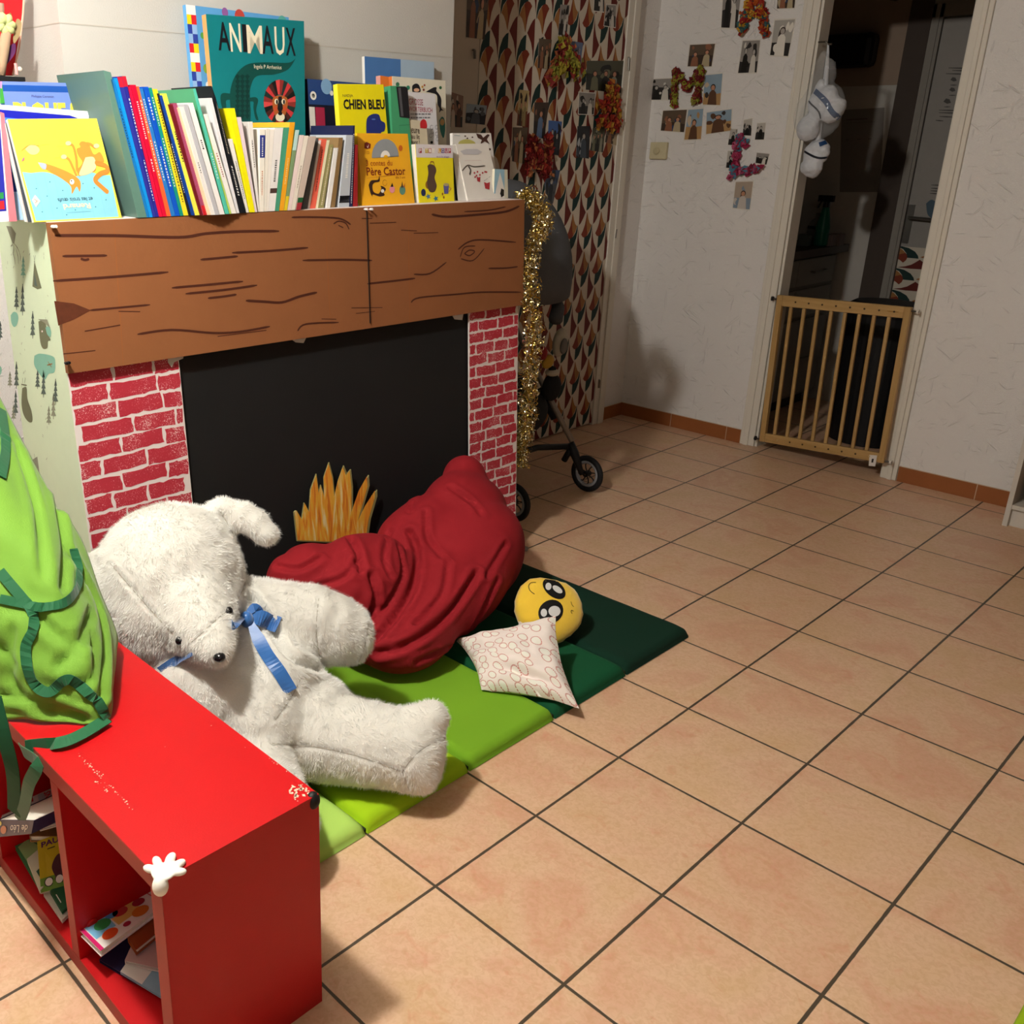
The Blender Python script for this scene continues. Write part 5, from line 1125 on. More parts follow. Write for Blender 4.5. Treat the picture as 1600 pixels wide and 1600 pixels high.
# ------------------------------------------------------------------ green apron
LG = M('#6d9c30', .75, var=.05, scale=6, bump=.2, bscale=400, sheen=.2, name='lime_cotton'); DGc = M('#0f5a34', .7, var=.1, scale=20, sheen=.2, name='bottle_green_binding')
ap = thing('apron', 'lime green fabric apron with dark green binding draped over the red shelf', 'apron', (-.35, -.5, .45))
Rr = [(-.90, -.40, 1.16), (-.76, -.40, 1.03), (-.64, -.40, .922), (-.44, -.40, .765), (-.34, -.385, .68), (-.265, -.39, .59), (-.215, -.385, .50), (-.225, -.40, .458)]
Bt = [(-.225, -.40, .458), (-.13, -.445, .455), (-.02, -.515, .455), (-.07, -.57, .456), (-.12, -.62, .458), (-.175, -.665, .452), (-.27, -.70, .45), (-.42, -.73, .45), (-.6, -.74, .45)]
Tp = [(-.90, -.40, 1.16), (-.88, -.5, 1.18), (-.90, -.62, 1.17), (-.96, -.7, 1.15)]
Lf = [(-.96, -.7, 1.15), (-.85, -.76, .95), (-.75, -.78, .75), (-.66, -.76, .6), (-.6, -.74, .45)]
def samp(pts, t):
    c = curve2(pts, 12); x = t*(len(c)-1); i = min(int(x), len(c)-2); return V(c[i]).lerp(V(c[i+1]), x-i)
n, mb = 70, MB(); vs = []
for i in range(n+1):
    t = i/n
    for j in range(n+1):
        s_ = j/n; Lp, Rp, T_, B_ = samp(Rr, t), samp(Lf, t), samp(Tp, s_), samp(Bt, s_)
        c = Lp*(1-s_)+Rp*s_+T_*(1-t)+B_*t-(Tp and (V(Tp[0])*(1-s_)*(1-t)+V(Tp[-1])*s_*(1-t)+V(Bt[0])*(1-s_)*t+V(Bt[-1])*s_*t))
        bl = math.sin(math.pi*min(1, s_*1.0))*math.sin(math.pi*t)**.7
        c += V((.75, -.45, .35))*(.055*bl*(1-.45*t))
        w_ = math.sin(math.pi*t)**.5*(math.sin(math.pi*s_)**.4)
        fo = .014*math.sin(s_*15+2.5*math.sin(t*3))*t + .016*noise.noise((s_*4, t*5, 2))*t+.008*noise.noise((s_*13, t*11, 5))*t
        if t > .72: fo += .012*math.sin(t*60+s_*6)*(t-.72)*3
        c += V((.7, -.5, .3))*fo*w_
        if c.z < .455 and c.y > SY0-.004: c.z = .455
        vs.append(c)
mb.add(vs, [(i*(n+1)+j, (i+1)*(n+1)+j, (i+1)*(n+1)+j+1, i*(n+1)+j+1) for i in range(n) for j in range(n)], LG)
cl = mb.build('apron_cloth', ap, smooth=True); q = cl.modifiers.new('s', 'SOLIDIFY'); q.thickness = .003; q.offset = -1
crease(cl, bvh_of(cl), [[(112, 868), (150, 940), (163, 1010), (160, 1085)], [(18, 985), (16, 1060), (60, 1108), (110, 1118)], [(0, 1085), (60, 1098), (130, 1122)], [(60, 965), (100, 1000), (135, 1000)], [(28, 700), (58, 800), (68, 900)], [(145, 995), (150, 1050), (122, 1072)], [(0, 1010), (20, 1040)], [(85, 760), (100, 850), (98, 920)], [(90, 1040), (120, 1010), (140, 960)]], .010, .009, .6)
ba = bvh_of(cl)
for pts, wd in (([(2, 640), (8, 690), (6, 720), (0, 745)], .022), ([(0, 936), (30, 942), (60, 949), (90, 946), (110, 934), (122, 912), (122, 885), (114, 858)], .017), ([(0, 893), (18, 915), (36, 936), (50, 955), (52, 985), (40, 1010), (45, 1050), (60, 1075), (78, 1082), (95, 1066), (112, 1062), (135, 1080), (155, 1100), (170, 1132)], .019)):
    mb = MB(); surf_ribbon(mb, ba, pts, wd, DGc, .003, .002); tag(mb.build('binding', ap, solid=.002), 'dark green cloth binding')
mb = MB(); st = [V((-.02, -.515, .462)), oz(130, 1146, .462), oz(95, 1160, .462), V((-.05, -.662, .452)), oy(58, 1192, -.682), oy(45, 1225, -.69), oy(38, 1260, -.675), oy(30, 1282, -.662)]
mb.ribbon([V(p) for p in curve2([tuple(p) for p in st], 6)], .024, DGc, [V((.3, -.25, 1)) if i < 14 else V((.55, -.95, .15)) for i in range(43)])
tag(mb.build('tie', ap, solid=.0016), 'dark green hanging tie'); mb = MB()
mb.ribbon([V(p) for p in curve2([tuple(oy(-8, 1090, -.69)), tuple(oy(6, 1150, -.695)), tuple(oy(20, 1210, -.69)), tuple(oy(22, 1270, -.672))], 6)], .03, M('#0c4a2c', .75, var=.1), V((.5, -.9, .1)))
o = mb.build('tie', ap, solid=.0016); tag(o, 'dark green hanging tie')
# ------------------------------------------------------------------ photo prints
SK, DKP = m_('#b98468'), m_('#26211f')
def photo(plane, px, look, label, seed, group, border=True):
    f = (lambda p: oy(p[0], p[1], YB-.0008)) if plane == 'b' else (lambda p: ox(p[0], p[1], XL+DT+.0008))
    bl, br, tr, tl = f(px[3]), f(px[2]), f(px[1]), f(px[0]); q = Q(bl, br, tr, tl); rnd = random.Random(seed)
    bg, cols_, ppl = look
    mb = MB(); mb.qbox(q, 0, 1, 0, 1, -.0006, 0, m_('#d9d4ca')); e = .035 if border else .0
    mb.art(q, [(e, e), (1-e, e), (1-e, 1-e), (e, 1-e)], m_(bg), 1)
    hz = rnd.uniform(.3, .6); mb.art(q, [(e, e), (1-e, e), (1-e, hz), (.5, hz+rnd.uniform(-.08, .08)), (e, hz)], m_(cols_[0]), 1.4)
    for k in range(7):
        u, v, r = rnd.uniform(.12, .88), rnd.uniform(.15, .85), rnd.uniform(.05, .13)
        mb.art(q, [(min(max(a, e), 1-e), min(max(b, e), 1-e)) for a, b in closed([(u+r*rnd.uniform(.6, 1.5)*math.cos(a), v+r*rnd.uniform(.6, 1.8)*math.sin(a)) for a in (0, 1.2, 2.4, 3.6, 5)], 3)], m_(cols_[rnd.randrange(len(cols_))]), 1.6+k*.1)
    for i in range(ppl):
        u = (i+.8)/(ppl+.6)+rnd.uniform(-.03, .03); h = rnd.uniform(.5, .66); wd = .36/(ppl+.6)
        mb.art(q, [(max(e, u-wd*1.1), e), (min(1-e, u+wd*1.1), e), (u+wd*.8, h-.12), (u+wd*.3, h-.04), (u-wd*.3, h-.04), (u-wd*.8, h-.12)], m_(cols_[(i+1) % len(cols_)]), 3+i*.1)
        mb.art(q, circ(u, h+.05, wd*.62, .10, 10), m_('#3a2a22' if bg[1] != '8' else '#222222'), 4); mb.art(q, circ(u, h+.035, wd*.46, .078, 10), SK if len(cols_) > 3 else m_('#a9a29a'), 4.5)
    o = mb.build('photo_print'); tag(o, label, 'photo', group); return o
BW = ('#8c8680', ['#2a2624', '#16130f', '#c9c4ba'], 2); BWf = ('#b5afa6', ['#2b2826', '#0f0e0c', '#87827a'], 1)
COLR = ('#5a4a3a', ['#3a2c22', '#8a5a40', '#b0a080', '#2a3a5a'], 2); SAND = ('#8aa0b0', ['#b08a5a', '#5a3c28', '#c8b49a', '#3a3430'], 1); FOR = ('#4a4a3a', ['#262820', '#6a6a52', '#12140f', '#8a8a7a'], 3)
GP1, GP2 = 'photo prints on the back wall', 'photo prints on the closet doors'
for i, (px, lk, lb) in enumerate((
 ([(1131, -42), (1163, -44), (1152, 47), (1126, 46)], BW, 'tall black and white photo of an embracing couple left of the top petal letter'),
 ([(1216, -30), (1247, -32), (1242, 14), (1213, 15)], COLR, 'warm colour photo cut by the top picture edge right of the petal letter'),
 ([(1210, 30), (1244, 28), (1232, 90), (1202, 88)], ('#a8a49c', ['#2a2724', '#e2ddd2', '#16130f'], 1), 'photo of a bride in a long white veil nearest the doorway'),
 ([(1160, 62), (1189, 61), (1183, 115), (1152, 116)], BW, 'dark photo of people under trees just below the top petal letter'),
 ([(1077, 69), (1119, 67), (1113, 105), (1073, 105)], COLR, 'colour photo of a smiling person with a child above the red and green petal letter'),
 ([(1015, 123), (1053, 121), (1050, 157), (1013, 157)], BW, 'black and white landscape-format photo, leftmost on the back wall'),
 ([(1101, 116), (1130, 113), (1126, 166), (1097, 165)], SAND, 'upright beach photo touching the right of the red and green letter'),
 ([(1035, 172), (1075, 170), (1070, 208), (1031, 205)], COLR, 'dark group photo below and left of the red and green petal letter'),
 ([(1075, 170), (1100, 168), (1096, 219), (1068, 220)], SAND, 'narrow upright sand-coloured photo beneath the red and green petal letter'),
 ([(1103, 175), (1145, 169), (1143, 205), (1102, 211)], SAND, 'landscape photo of people before a wide blue sky, right of the sandy upright one'),
 ([(1162, 187), (1176, 184), (1174, 213), (1160, 212)], BWf, 'small instant photo above the pink petal letter'),
 ([(1183, 192), (1197, 191), (1194, 219), (1179, 219)], BWf, 'small instant photo right above the pink petal letter, nearer the doorway'),
 ([(1141, 201), (1153, 201), (1150, 228), (1137, 227)], BWf, 'small dark instant photo at the upper left of the pink petal letter'),
 ([(1137, 235), (1152, 235), (1147, 264), (1134, 263)], BWf, 'small instant photo left of the middle of the pink petal letter'),
 ([(1182, 238), (1203, 240), (1198, 258), (1180, 255)], BW, 'small wide instant photo inside the angle of the pink petal letter'),
 ([(1149, 283), (1178, 282), (1172, 329), (1144, 326)], ('#a89888', ['#7c8c9c', '#c0b8b0', '#5a4438', '#a87a5c'], 1), 'colour portrait of a laughing child, lowest on the back wall'))):
    photo('b', px, lk, lb, i+1, GP1)
for i, (px, lk, lb) in enumerate((
 ([(731, -40), (768, -42), (757, 62), (728, 58)], COLR, 'tall photo of two standing people at the top of the white closet door'),
 ([(876, 7), (890, 8), (885, 56), (872, 54)], BW, 'narrow photo right above the yellow and red petal letter'),
 ([(930, -30), (946, -30), (944, 20), (927, 18)], BW, 'white-edged photo cut by the top picture edge on the patterned door'),
 ([(947, 6), (963, 7), (962, 44), (943, 41)], BW, 'white-bordered photo highest and rightmost on the patterned door'),
 ([(917, 95), (975, 95), (970, 145), (915, 140)], FOR, 'wide dark woodland photo above the orange and red petal letter'),
 ([(904, 143), (931, 145), (928, 180), (903, 179)], BW, 'white-bordered square photo left of the orange and red petal letter'),
 ([(902, 197), (922, 197), (920, 248), (900, 245)], ('#1e2228', ['#14161c', '#3a4450', '#b0b4b8'], 1), 'dark blue photo with a pale figure, lower left of the orange letter'),
 ([(926, 200), (946, 198), (942, 238), (922, 235)], FOR, 'woodland path photo directly below the orange and red petal letter'),
 ([(948, 200), (970, 198), (966, 228), (945, 222)], COLR, 'dark tilted photo at the lower right of the orange petal letter'),
 ([(966, 145), (978, 147), (972, 197), (964, 195)], BWf, 'pale narrow photo peeking out right of the orange petal letter'),
 ([(801, 199), (825, 199), (819, 256), (800, 252)], COLR, 'photo of two figures left of the dark red petal letter'),
 ([(835, 160), (858, 160), (850, 217), (833, 213)], ('#3a2a20', ['#241a14', '#5a7090', '#8a5a40', '#18120e'], 1), 'photo of a child in blue dungarees just above the dark red petal letter'),
 ([(857, 188), (878, 190), (873, 243), (855, 240)], ('#3c5f9c', ['#12141c', '#0e1016', '#1c2230'], 2), 'photo of silhouettes against a bright blue sky'),
 ([(812, 140), (827, 142), (822, 198), (807, 196)], ('#b09a6a', ['#6a3a20', '#3a2418', '#8a7a50', '#241a10'], 2), 'sepia-toned narrow photo, upper left of the dark red letter'),
 ([(850, 265), (875, 266), (864, 318), (853, 316)], ('#3a4a6a', ['#4a4c50', '#22262c', '#7a7c80'], 1), 'grey-blue photo at the lower right of the dark red petal letter'),
 ([(842, 60), (862, 62), (858, 108), (840, 106)], COLR, 'photo overlapped by the left side of the yellow and red petal letter'),
 ([(893, 64), (911, 67), (906, 107), (893, 110)], ('#5a6a8a', ['#2c344a', '#8a8a94', '#1c2030'], 1), 'bluish photo behind the right side of the yellow and red letter'),
 ([(700, 142), (724, 150), (722, 199), (700, 198)], ('#8a6a5a', ['#2c2c28', '#c0b0a0', '#5a3c2c', '#3a3a34'], 2), 'photo of two wrapped-up faces, low on the white closet door'),
 ([(729, 162), (761, 165), (757, 195), (727, 192)], ('#8a98a4', ['#1c1c20', '#50545a', '#b8c0c8'], 1), 'grey photo of a reclining figure beside the two wrapped-up faces'))):
    photo('c', px, lk, lb, i+50, GP2, i in (2, 3, 5))
# petal letters
def letter(plane, strokes, cols_, label, r=9, n=60):
    f = (lambda x, y: oy(x, y, YB-.012)) if plane == 'b' else (lambda x, y: ox(x, y, XL+DT+.014))
    nrm = V((0, -1, 0)) if plane == 'b' else V((1, 0, 0)); rnd = random.Random(hash(label) % 99 if False else len(label)); mb = MB(); ms = [M(c, .7, var=.2, scale=80) for c in cols_]
    for s_ in strokes:
        d = dense(s_, 1.2)
        for x, y in d:
            for _ in range(2):
                c = f(x+rnd.gauss(0, r*.38), y+rnd.gauss(0, r*.38))+nrm*rnd.uniform(0, .012); m = ms[int((noise.noise(c*30)+.5)*len(ms)) % len(ms)]
                a = V((rnd.gauss(0, 1), rnd.gauss(0, 1), rnd.gauss(0, 1))); a = (a-nrm*a.dot(nrm)*.6).normalized(); b = a.cross(nrm).normalized(); L_ = rnd.uniform(.012, .024)
                k = nrm*rnd.uniform(.002, .012); mb.add([c-a*L_, c-b*L_*.7+k, c+a*L_+k*.4, c+b*L_*.7+k], [(0, 1, 2), (0, 2, 3)], m)
    tag(mb.build('petal_letter'), label, 'decoration', 'letters made of fabric petals')
letter('b', [[(1057, 110), (1054, 165)], [(1058, 112), (1076, 138)], [(1076, 138), (1096, 106)], [(1098, 112), (1088, 160)]], ['#7a1c1c', '#8a8a2c', '#5e1414', '#6f1a1a', '#7c7428'], 'letter M of dark red and olive petals on the back wall', 5)
letter('b', [[(1178, -25), (1160, 50)], [(1182, -25), (1197, 52)], [(1165, 22), (1194, 20)]], ['#b0501c', '#8a1a1c', '#c0902c', '#2c5a5c', '#9c2c1c', '#a83a1a'], 'letter A of orange, red and teal petals at the top of the back wall', 7)
letter('b', [[(1157, 212), (1148, 276)], [(1148, 270), (1186, 263)], [(1160, 220), (1166, 222)]], ['#8c1c40', '#a83a5c', '#4a7a90', '#7a1630', '#b05070'], 'pink and blue petal letter L lowest on the back wall', 6)
letter('c', [[(880, 62), (858, 128)], [(882, 62), (900, 120)], [(866, 100), (896, 96)], [(880, 75), (878, 110)]], ['#8c8a34', '#9a8c2c', '#7a2420', '#a05a34', '#7c7a2c'], 'olive-yellow and red petal letter near the top of the patterned door', 10)
letter('c', [[(953, 130), (938, 196)], [(956, 132), (962, 200)], [(942, 160), (962, 158)], [(950, 190), (952, 200)]], ['#a0401c', '#8a1c18', '#a8802c', '#8c2a1a', '#9a5a20'], 'orange and red petal letter at the right of the patterned door', 10)
letter('c', [[(828, 216), (824, 274)], [(830, 218), (850, 272)], [(856, 212), (850, 276)], [(838, 240), (846, 262)]], ['#741414', '#8a2418', '#6a1010', '#9a5c34', '#5c0e10'], 'dark red petal letter lowest on the patterned door', 9)
# thermostat
th = thing('thermostat', 'square cream wall thermostat with a round dial on the back wall', 'thermostat', tuple(oy(1031, 248, YB))); TC = M('#c9bf9c', .5)
tl, br = oy(1020, 222, YB), oy(1043, 249, YB); mb = MB(); mb.box((tl.x, YB-.022, br.z), (br.x, YB-.001, tl.z), TC); mb.build('housing', th, bevel=.004)
mb = MB(); mb.lathe([(.017, 0), (.017, .006), (.012, .009), (.003, .009)], oy(1026, 236, YB-.022), M('#bdb28e', .4), 24, (0, -1, 0)); mb.build('dial', th)
# ------------------------------------------------------------------ wooden safety gate
WD = wood_mat('beech_wood', '#a5824c', '#b89560', 2, 26); WDH = wood_mat('beech_wood_rail', '#a5824c', '#b89560', 0, 26)
gq = Q((-.682, 3.375, .045), (-.078, 3.352, .085), (-.093, 3.352, .792), (-.703, 3.375, .772))
gate = thing('safety_gate', 'beech wood child safety gate with eight bars across the kitchen doorway', 'gate', (-.39, 3.36, .05))
def gpart(nm, u0, u1, v0, v1, w0, w1, m, bv=.003): mb = MB(); mb.qbox(gq, u0, u1, v0, v1, w0, w1, m); return mb.build(nm, gate, bevel=bv)
gpart('stile', 0, .045, 0, 1, -.012, .012, WD); gpart('stile', .955, 1, 0, 1, -.012, .012, WD)
gpart('rail', .045, .955, .93, 1, -.010, .010, WDH); gpart('rail', .045, .955, 0, .062, -.010, .010, WDH)
for i in range(8): u = .118+i*.1055; gpart('bar', u-.013, u+.013, .062, .93, -.008, .008, WD, .004)
HM = M('#3a2a1a', .6); BRS = M('#c8b890', .3, metal=1)
mb = MB()
for i in range(8):
    for v, m in ((.965, HM), (.03, HM if i not in (0, 7) else BRS)): mb.lathe([(.0045, 0), (.0045, .0008)], gq(.155+i*.105, v, .0101), m, 10, tuple(gq.n))
mb.build('screw', gate)
for px, py, s_ in ((1210, 467, -1), (1181, 685, -1), (1433, 487, 1), (1392, 722, 1)):
    u, v = uvof(gq, px, py); mb = MB(); a = gq(0 if s_ < 0 else 1, v, 0); b = a+V((s_*.030, 0, 0)); mb.tube([a, b], .004, M('#55504a', .3, metal=.9)); mb.tube([b-V((s_*.008, 0, 0)), b], .011, M('#1c1c1c' if s_ < 0 else '#cfcac0', .5), 14); mb.build('mounting_bolt', gate)
mb = MB(); p = [uvof(gq, *c) for c in ((1359, 727), (1369, 728), (1372, 711), (1360, 710))]; mb.prism([gq(u, v, .0102) for u, v in p], gq.n*.0006, M('#d9d2cc', .6)); mb.prism([gq(*uvof(gq, *c), .011) for c in ((1363, 722), (1366, 722), (1367, 716), (1364, 716))], gq.n*.0003, DKP); tag(mb.build('sticker', gate), 'small white warning sticker')
mb = MB(); mb.stroke(gq, [(u, .965) for u in (.84, .86, .88, .90, .92)], .006, m_('#96703a'), 26); mb.build('stamp', gate)
# ------------------------------------------------------------------ bags on the door frame
CLR = M('#dfe3e6', .1, var=.02, trans=.0, alpha=.14, name='clear_plastic'); WHB = M('#c9ccd2', .45, var=.06, scale=30, bump=.8, bscale=45, name='white_film'); BB = M('#123a68', .6); NV = M('#0a1220', .6)
hook = V((-.655, 3.385, 1.86))
def hb(name, label, parts, marks, clear=None, zoff=0):
    mb = MB()
    for c, r, rot in parts: mb.ell(c, r, D_, rot)
    def fn(p, n): return p+n*(.010*noise.noise(p*18)+.008*abs(noise.noise(p*40)))
    t = thing(name, label, 'bag', tuple(parts[0][0])); b = blob(mb, 'contents', .008, 2, WHB, fn); bv_ = bvh_of(b); reparent(b, t)
    for k, (nm, pts, wd, m) in enumerate(marks): mb = MB(); surf_ribbon(mb, bv_, pts, wd, m, .003, .001); mb.build(nm, t)
    if clear:
        mb = MB()
        for c, r, rot in clear: mb.ell(c, r, D_, rot)
        b = blob(mb, 'clear_bag', .010, 2, CLR, lambda p, n: p+n*(.008*noise.noise(p*14)+.007*abs(noise.noise(p*33)))); reparent(b, t)
    mb = MB(); mb.tube([parts[0][0]+V((0, 0, parts[0][1][2]*.7)), hook+V((.004, 0, -.03)), hook], [.012, .006, .004], WHB, 8); mb.build('twisted_neck', t)
pc = lambda x, y, Y=3.33: oy(x, y, Y)
hb('plastic_bag', 'clear plastic bag with blue-striped white nappies hanging on the doorway frame', [(pc(1286, 160), (.055, .04, .075), (0, R(25), 0)), (pc(1303, 172), (.04, .04, .06), (0, R(35), 0)), (pc(1264, 200), (.045, .04, .06), None), (pc(1280, 138), (.022, .022, .04), (0, R(15), 0))],
   [('print', [(1271, 140), (1290, 158), (1300, 175), (1315, 188)], .022, BB), ('print', [(1251, 142), (1262, 148), (1265, 160), (1280, 175), (1284, 195), (1296, 205)], .007, NV), ('print', [(1268, 122), (1271, 130)], .016, NV), ('print', [(1298, 192), (1312, 196)], .02, BB), ('print', [(1306, 178), (1318, 184)], .012, BB)],
   [(pc(1280, 175), (.105, .065, .125), (0, R(20), 0)), (pc(1283, 130), (.05, .045, .10), (0, R(12), 0)), (pc(1282, 105), (.02, .02, .07), (0, R(5), 0))])
hb('plastic_bag', 'smaller white plastic bag with a blue band, hanging below the nappy bag', [(pc(1275, 240, 3.36), (.055, .035, .06), None), (pc(1268, 262, 3.36), (.045, .035, .04), None)], [('print', [(1253, 234), (1268, 243), (1280, 247), (1292, 246)], .009, NV), ('print', [(1280, 226), (1291, 222)], .02, BB)])
tag(C.objects[-1], None)
mb = MB(); mb.tube([hook+V((-.012, 0, .012)), hook+V((.0, 0, 0)), hook+V((.02, -.006, 0))], .004, CHR); mb.tube([hook+V((-.045, 0, .012)), hook+V((-.012, 0, .012))], .004, CHR); tag(mb.build('coat_hook'), 'metal hook on the doorway frame holding the plastic bags', 'hook')
# ------------------------------------------------------------------ pushchair
pr = thing('pushchair', 'grey folding pushchair parked between the fireplace and the patterned door', 'pushchair', (-1.15, 1.95, 0))
TY = M('#17171a', .7, bump=.1); RM_ = M('#8f8f92', .4); SP = M('#1d1d20', .5); FRM = M('#8f857c', .35, metal=.3); FAB = M('#55575c', .85, bump=.3, bscale=400); FABD = M('#1d1e20', .9, bump=.3, bscale=300)
def wheel(c, r):
    c = V(c); w_ = MB(); ax = V((0, 1, 0)); n_ = 40
    w_.tube([c+V((math.cos(a)*(r-.012), 0, math.sin(a)*(r-.012))) for a in [2*math.pi*k/n_ for k in range(n_)]], .0125, TY, 10, closed=True); wh = w_.build('wheel', pr, smooth=True)
    m2 = MB(); m2.tube([V((math.cos(a)*(r-.029), 0, math.sin(a)*(r-.029)))+c for a in [2*math.pi*k/n_ for k in range(n_)]], .008, RM_, 8, closed=True); o = m2.build('rim', None); reparent(o, wh)
    m2 = MB()
    for k in range(8):
        a = 2*math.pi*k/8; m2.tube([c+V((math.cos(a+b)*q_, 0, math.sin(a+b)*q_)) for b, q_ in ((0, .008), (.35, (r-.03)*.5), (.28, (r-.03)*.8), (.05, r-.032))], .0028, SP, 6)
    m2.lathe([(.014, -.014), (.014, .014)], c, SP, 16, ax); m2.lathe([(.004, -.016), (.004, .017)], c, CHR, 8, ax); o = m2.build('spokes', None); reparent(o, wh)
WR = .082; WC = [(-.895, 2.205, WR), (-.88, 1.69, WR), (-1.42, 2.16, .10), (-1.42, 1.72, .10)]
for c in WC: wheel(c, c[2])
for s_, yy in ((1, 2.16), (-1, 1.735)):
    mb = MB(); wy = WC[0][1] if s_ > 0 else WC[1][1]
    mb.tube([(-.965, yy, .215), (-.945, yy+.01*s_, .17), (-.90, wy-.03*s_, WR)], [.018, .020, .010], SP, 10); mb.tube([(-.955, yy, .20), (-.99, yy, .13)], .014, SP, 8); mb.build('fork', pr, smooth=True)
    mb = MB(); mb.tube([(-.955, yy, .225), (-1.09, yy-.01*s_, .40), (-1.25, yy-.02*s_, .62), (-1.42, yy-.02*s_, .86), (-1.475, yy-.02*s_, .98)], .0125, FRM, 12); mb.tube([(-1.42, yy, .10), (-1.30, yy, .35), (-1.20, yy, .54)], .011, FRM, 10); mb.build('frame_tube', pr, smooth=True)
    mb = MB(); mb.tube([(-1.05, yy-.005*s_, .31), (-1.14, yy-.015*s_, .43)], .02, FABD, 10); mb.build('strap', pr, smooth=True)
mb = MB(); mb.tube([(-.965, 2.16, .20), (-1.02, 2.0, .215), (-1.02, 1.9, .215), (-.965, 1.735, .20)], .014, SP, 8); mb.build('footrest_bar', pr, smooth=True)
mb = MB(); mb.tube([(-1.475, 2.14, .98), (-1.478, 1.95, 1.0), (-1.475, 1.755, .98)], .016, SP, 8); mb.build('handlebar', pr, smooth=True)
mb = MB()
for c, r in (((-1.22, 1.95, .46), (.16, .17, .06)), ((-1.32, 1.95, .68), (.06, .17, .25)), ((-1.07, 1.95, .36), (.06, .16, .10)), ((-1.24, 1.95, .22), (.17, .18, .06))): mb.ell(c, r, D_)
o = blob(mb, 'seat', .014, 3, FABD); reparent(o, pr)
# canopy shell
mb = MB(); cc, nu, nv = V((-1.26, 1.965, .90)), 28, 16; vs = []
for k_ in (1, .96):
    for i in range(nv+1):
        a = R(-12+i*(150/nv))
        for j in range(nu+1):
            b = R(-90+180*j/nu); vs.append(cc+V((math.cos(a)*.30*math.cos(b)**.5*k_, math.sin(b)*.25*k_, math.sin(a)*.39*math.cos(b)**.55*k_+.02)))
k = (nv+1)*(nu+1); fs = []
for s_ in (0, 1):
    for i in range(nv):
        for j in range(nu): a = s_*k+i*(nu+1)+j; f = [a, a+1, a+nu+2, a+nu+1]; fs.append(f if s_ else f[::-1])
for j in range(nu): fs += [(j, j+1, k+j+1, k+j), (nv*(nu+1)+j, k+nv*(nu+1)+j, k+nv*(nu+1)+j+1, nv*(nu+1)+j+1)]
mb.add([V((max(p.x, -1.49), p.y, p.z)) for p in vs], fs, FAB); tag(mb.build('canopy', pr, smooth=True), 'dark grey fabric canopy')
BE = M('#b8b0a0', .6); p = ox(875, 535, -1.05); mb = MB(); mb.ell(p, (.03, .035, .062), BE, (R(-12), 0, 0)); mb.build('armrest_hub', pr, smooth=True)
mb = MB(); mb.ell(ox(881, 541, -1.02), (.012, .022, .034), M('#6e6a66', .6), (R(-8), 0, 0)); mb.build('hub_cap', pr, smooth=True)
mb = MB(); mb.tube([ox(846, 540, -1.04), ox(856, 552, -1.02), ox(866, 562, -1.02)], .008, BE, 8); mb.build('bumper_bar', pr, smooth=True); mb = MB(); mb.tube([ox(868, 500, -1.05), ox(872, 480, -1.08), ox(868, 462, -1.1)], [.03, .028, .02], FAB, 10); mb.build('hinge_cover', pr, smooth=True)
mb = MB(); mb.ell(ox(856, 565, -1.0), (.02, .035, .028), M('#b08a2c', .6), (R(20), 0, 0)); mb.ell(ox(848, 552, -1.0), (.02, .02, .03), M('#8a2020', .6)); tag(mb.build('toy'), 'small yellow and red toy hanging on the pushchair bar', 'toy')
mb = MB(); mb.ell(ox(863, 582, -1.01), (.03, .032, .016), BE); mb.ell(ox(863, 577, -1.01), (.016, .018, .014), FABD); mb.ell(ox(862, 605, -1.03), (.035, .05, .06), FABD); mb.build('cup_holder', pr, smooth=True)
a, b = oz(803, 853, .02), oz(823, 858, .02); mb = MB(); mb.tube([V((-.72, 1.47, .014)), b], .010, M('#77736e', .4), 8); tag(mb.build('metal_foot'), 'short grey rod on the floor by the foot of the right brick column', 'rod')
# ------------------------------------------------------------------ kitchen beyond the doorway
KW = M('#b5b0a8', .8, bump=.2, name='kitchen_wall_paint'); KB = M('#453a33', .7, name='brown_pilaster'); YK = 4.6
mb = MB(); mb.box((-1.6, YK, 0), (1.2, YK+.08, ZC), KW); struct(mb, 'wall_kitchen')
mb = MB(); mb.box((1.0, YB+.09, 0), (1.08, YK, ZC), KW); struct(mb, 'wall_kitchen_side')
mb = MB(); mb.box((-1.5, YK-.003, 1.75), (-.785, YK, 2.5), M('#94806f', .8)); struct(mb, 'trim_6')
mb = MB(); mb.box((-.782, YK-.05, 0), (-.672, YK, ZC), KB); struct(mb, 'trim_5')
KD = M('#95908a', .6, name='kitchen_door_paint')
mb = MB(); mb.box((-.672, YK-.045, 0), (-.62, YK, 2.12), M('#8a847b', .5)); mb.box((-.655, YK-.052, 0), (-.635, YK-.045, 2.12), M('#8a847b', .5)); mb.box((-.672, YK-.045, 2.06), (.26, YK, 2.14), M('#8a847b', .5)); struct(mb, 'trim_7')
mb = MB(); q = Q((-.617, YK-.03, .01), (.22, YK-.03, .01), (.22, YK-.03, 2.05), (-.617, YK-.03, 2.05)); mb.qbox(q, 0, 1, 0, 1, -.025, 0, KD)
vt = .925/2.05; qs = Q(q(0, 0, .0008), q(1, 0, .0008), q(1, vt, .0008), q(0, vt, .0008)); mb.qbox(qs, 0, 1, 0, 1, -.0007, 0, CRM)
scallops(mb, qs, .1175, .187, False, 1, 0, -.45, turn=True)
dk = m_('#4a4744'); dp = lambda x, y: uvof(q, x, y)
def dline(x0, y0, x1, y1, w_=.005): mb.stroke(q, [dp(x0, y0), dp((x0+x1)/2, (y0+y1)/2), dp(x1, y1)], w_, dk, 1)
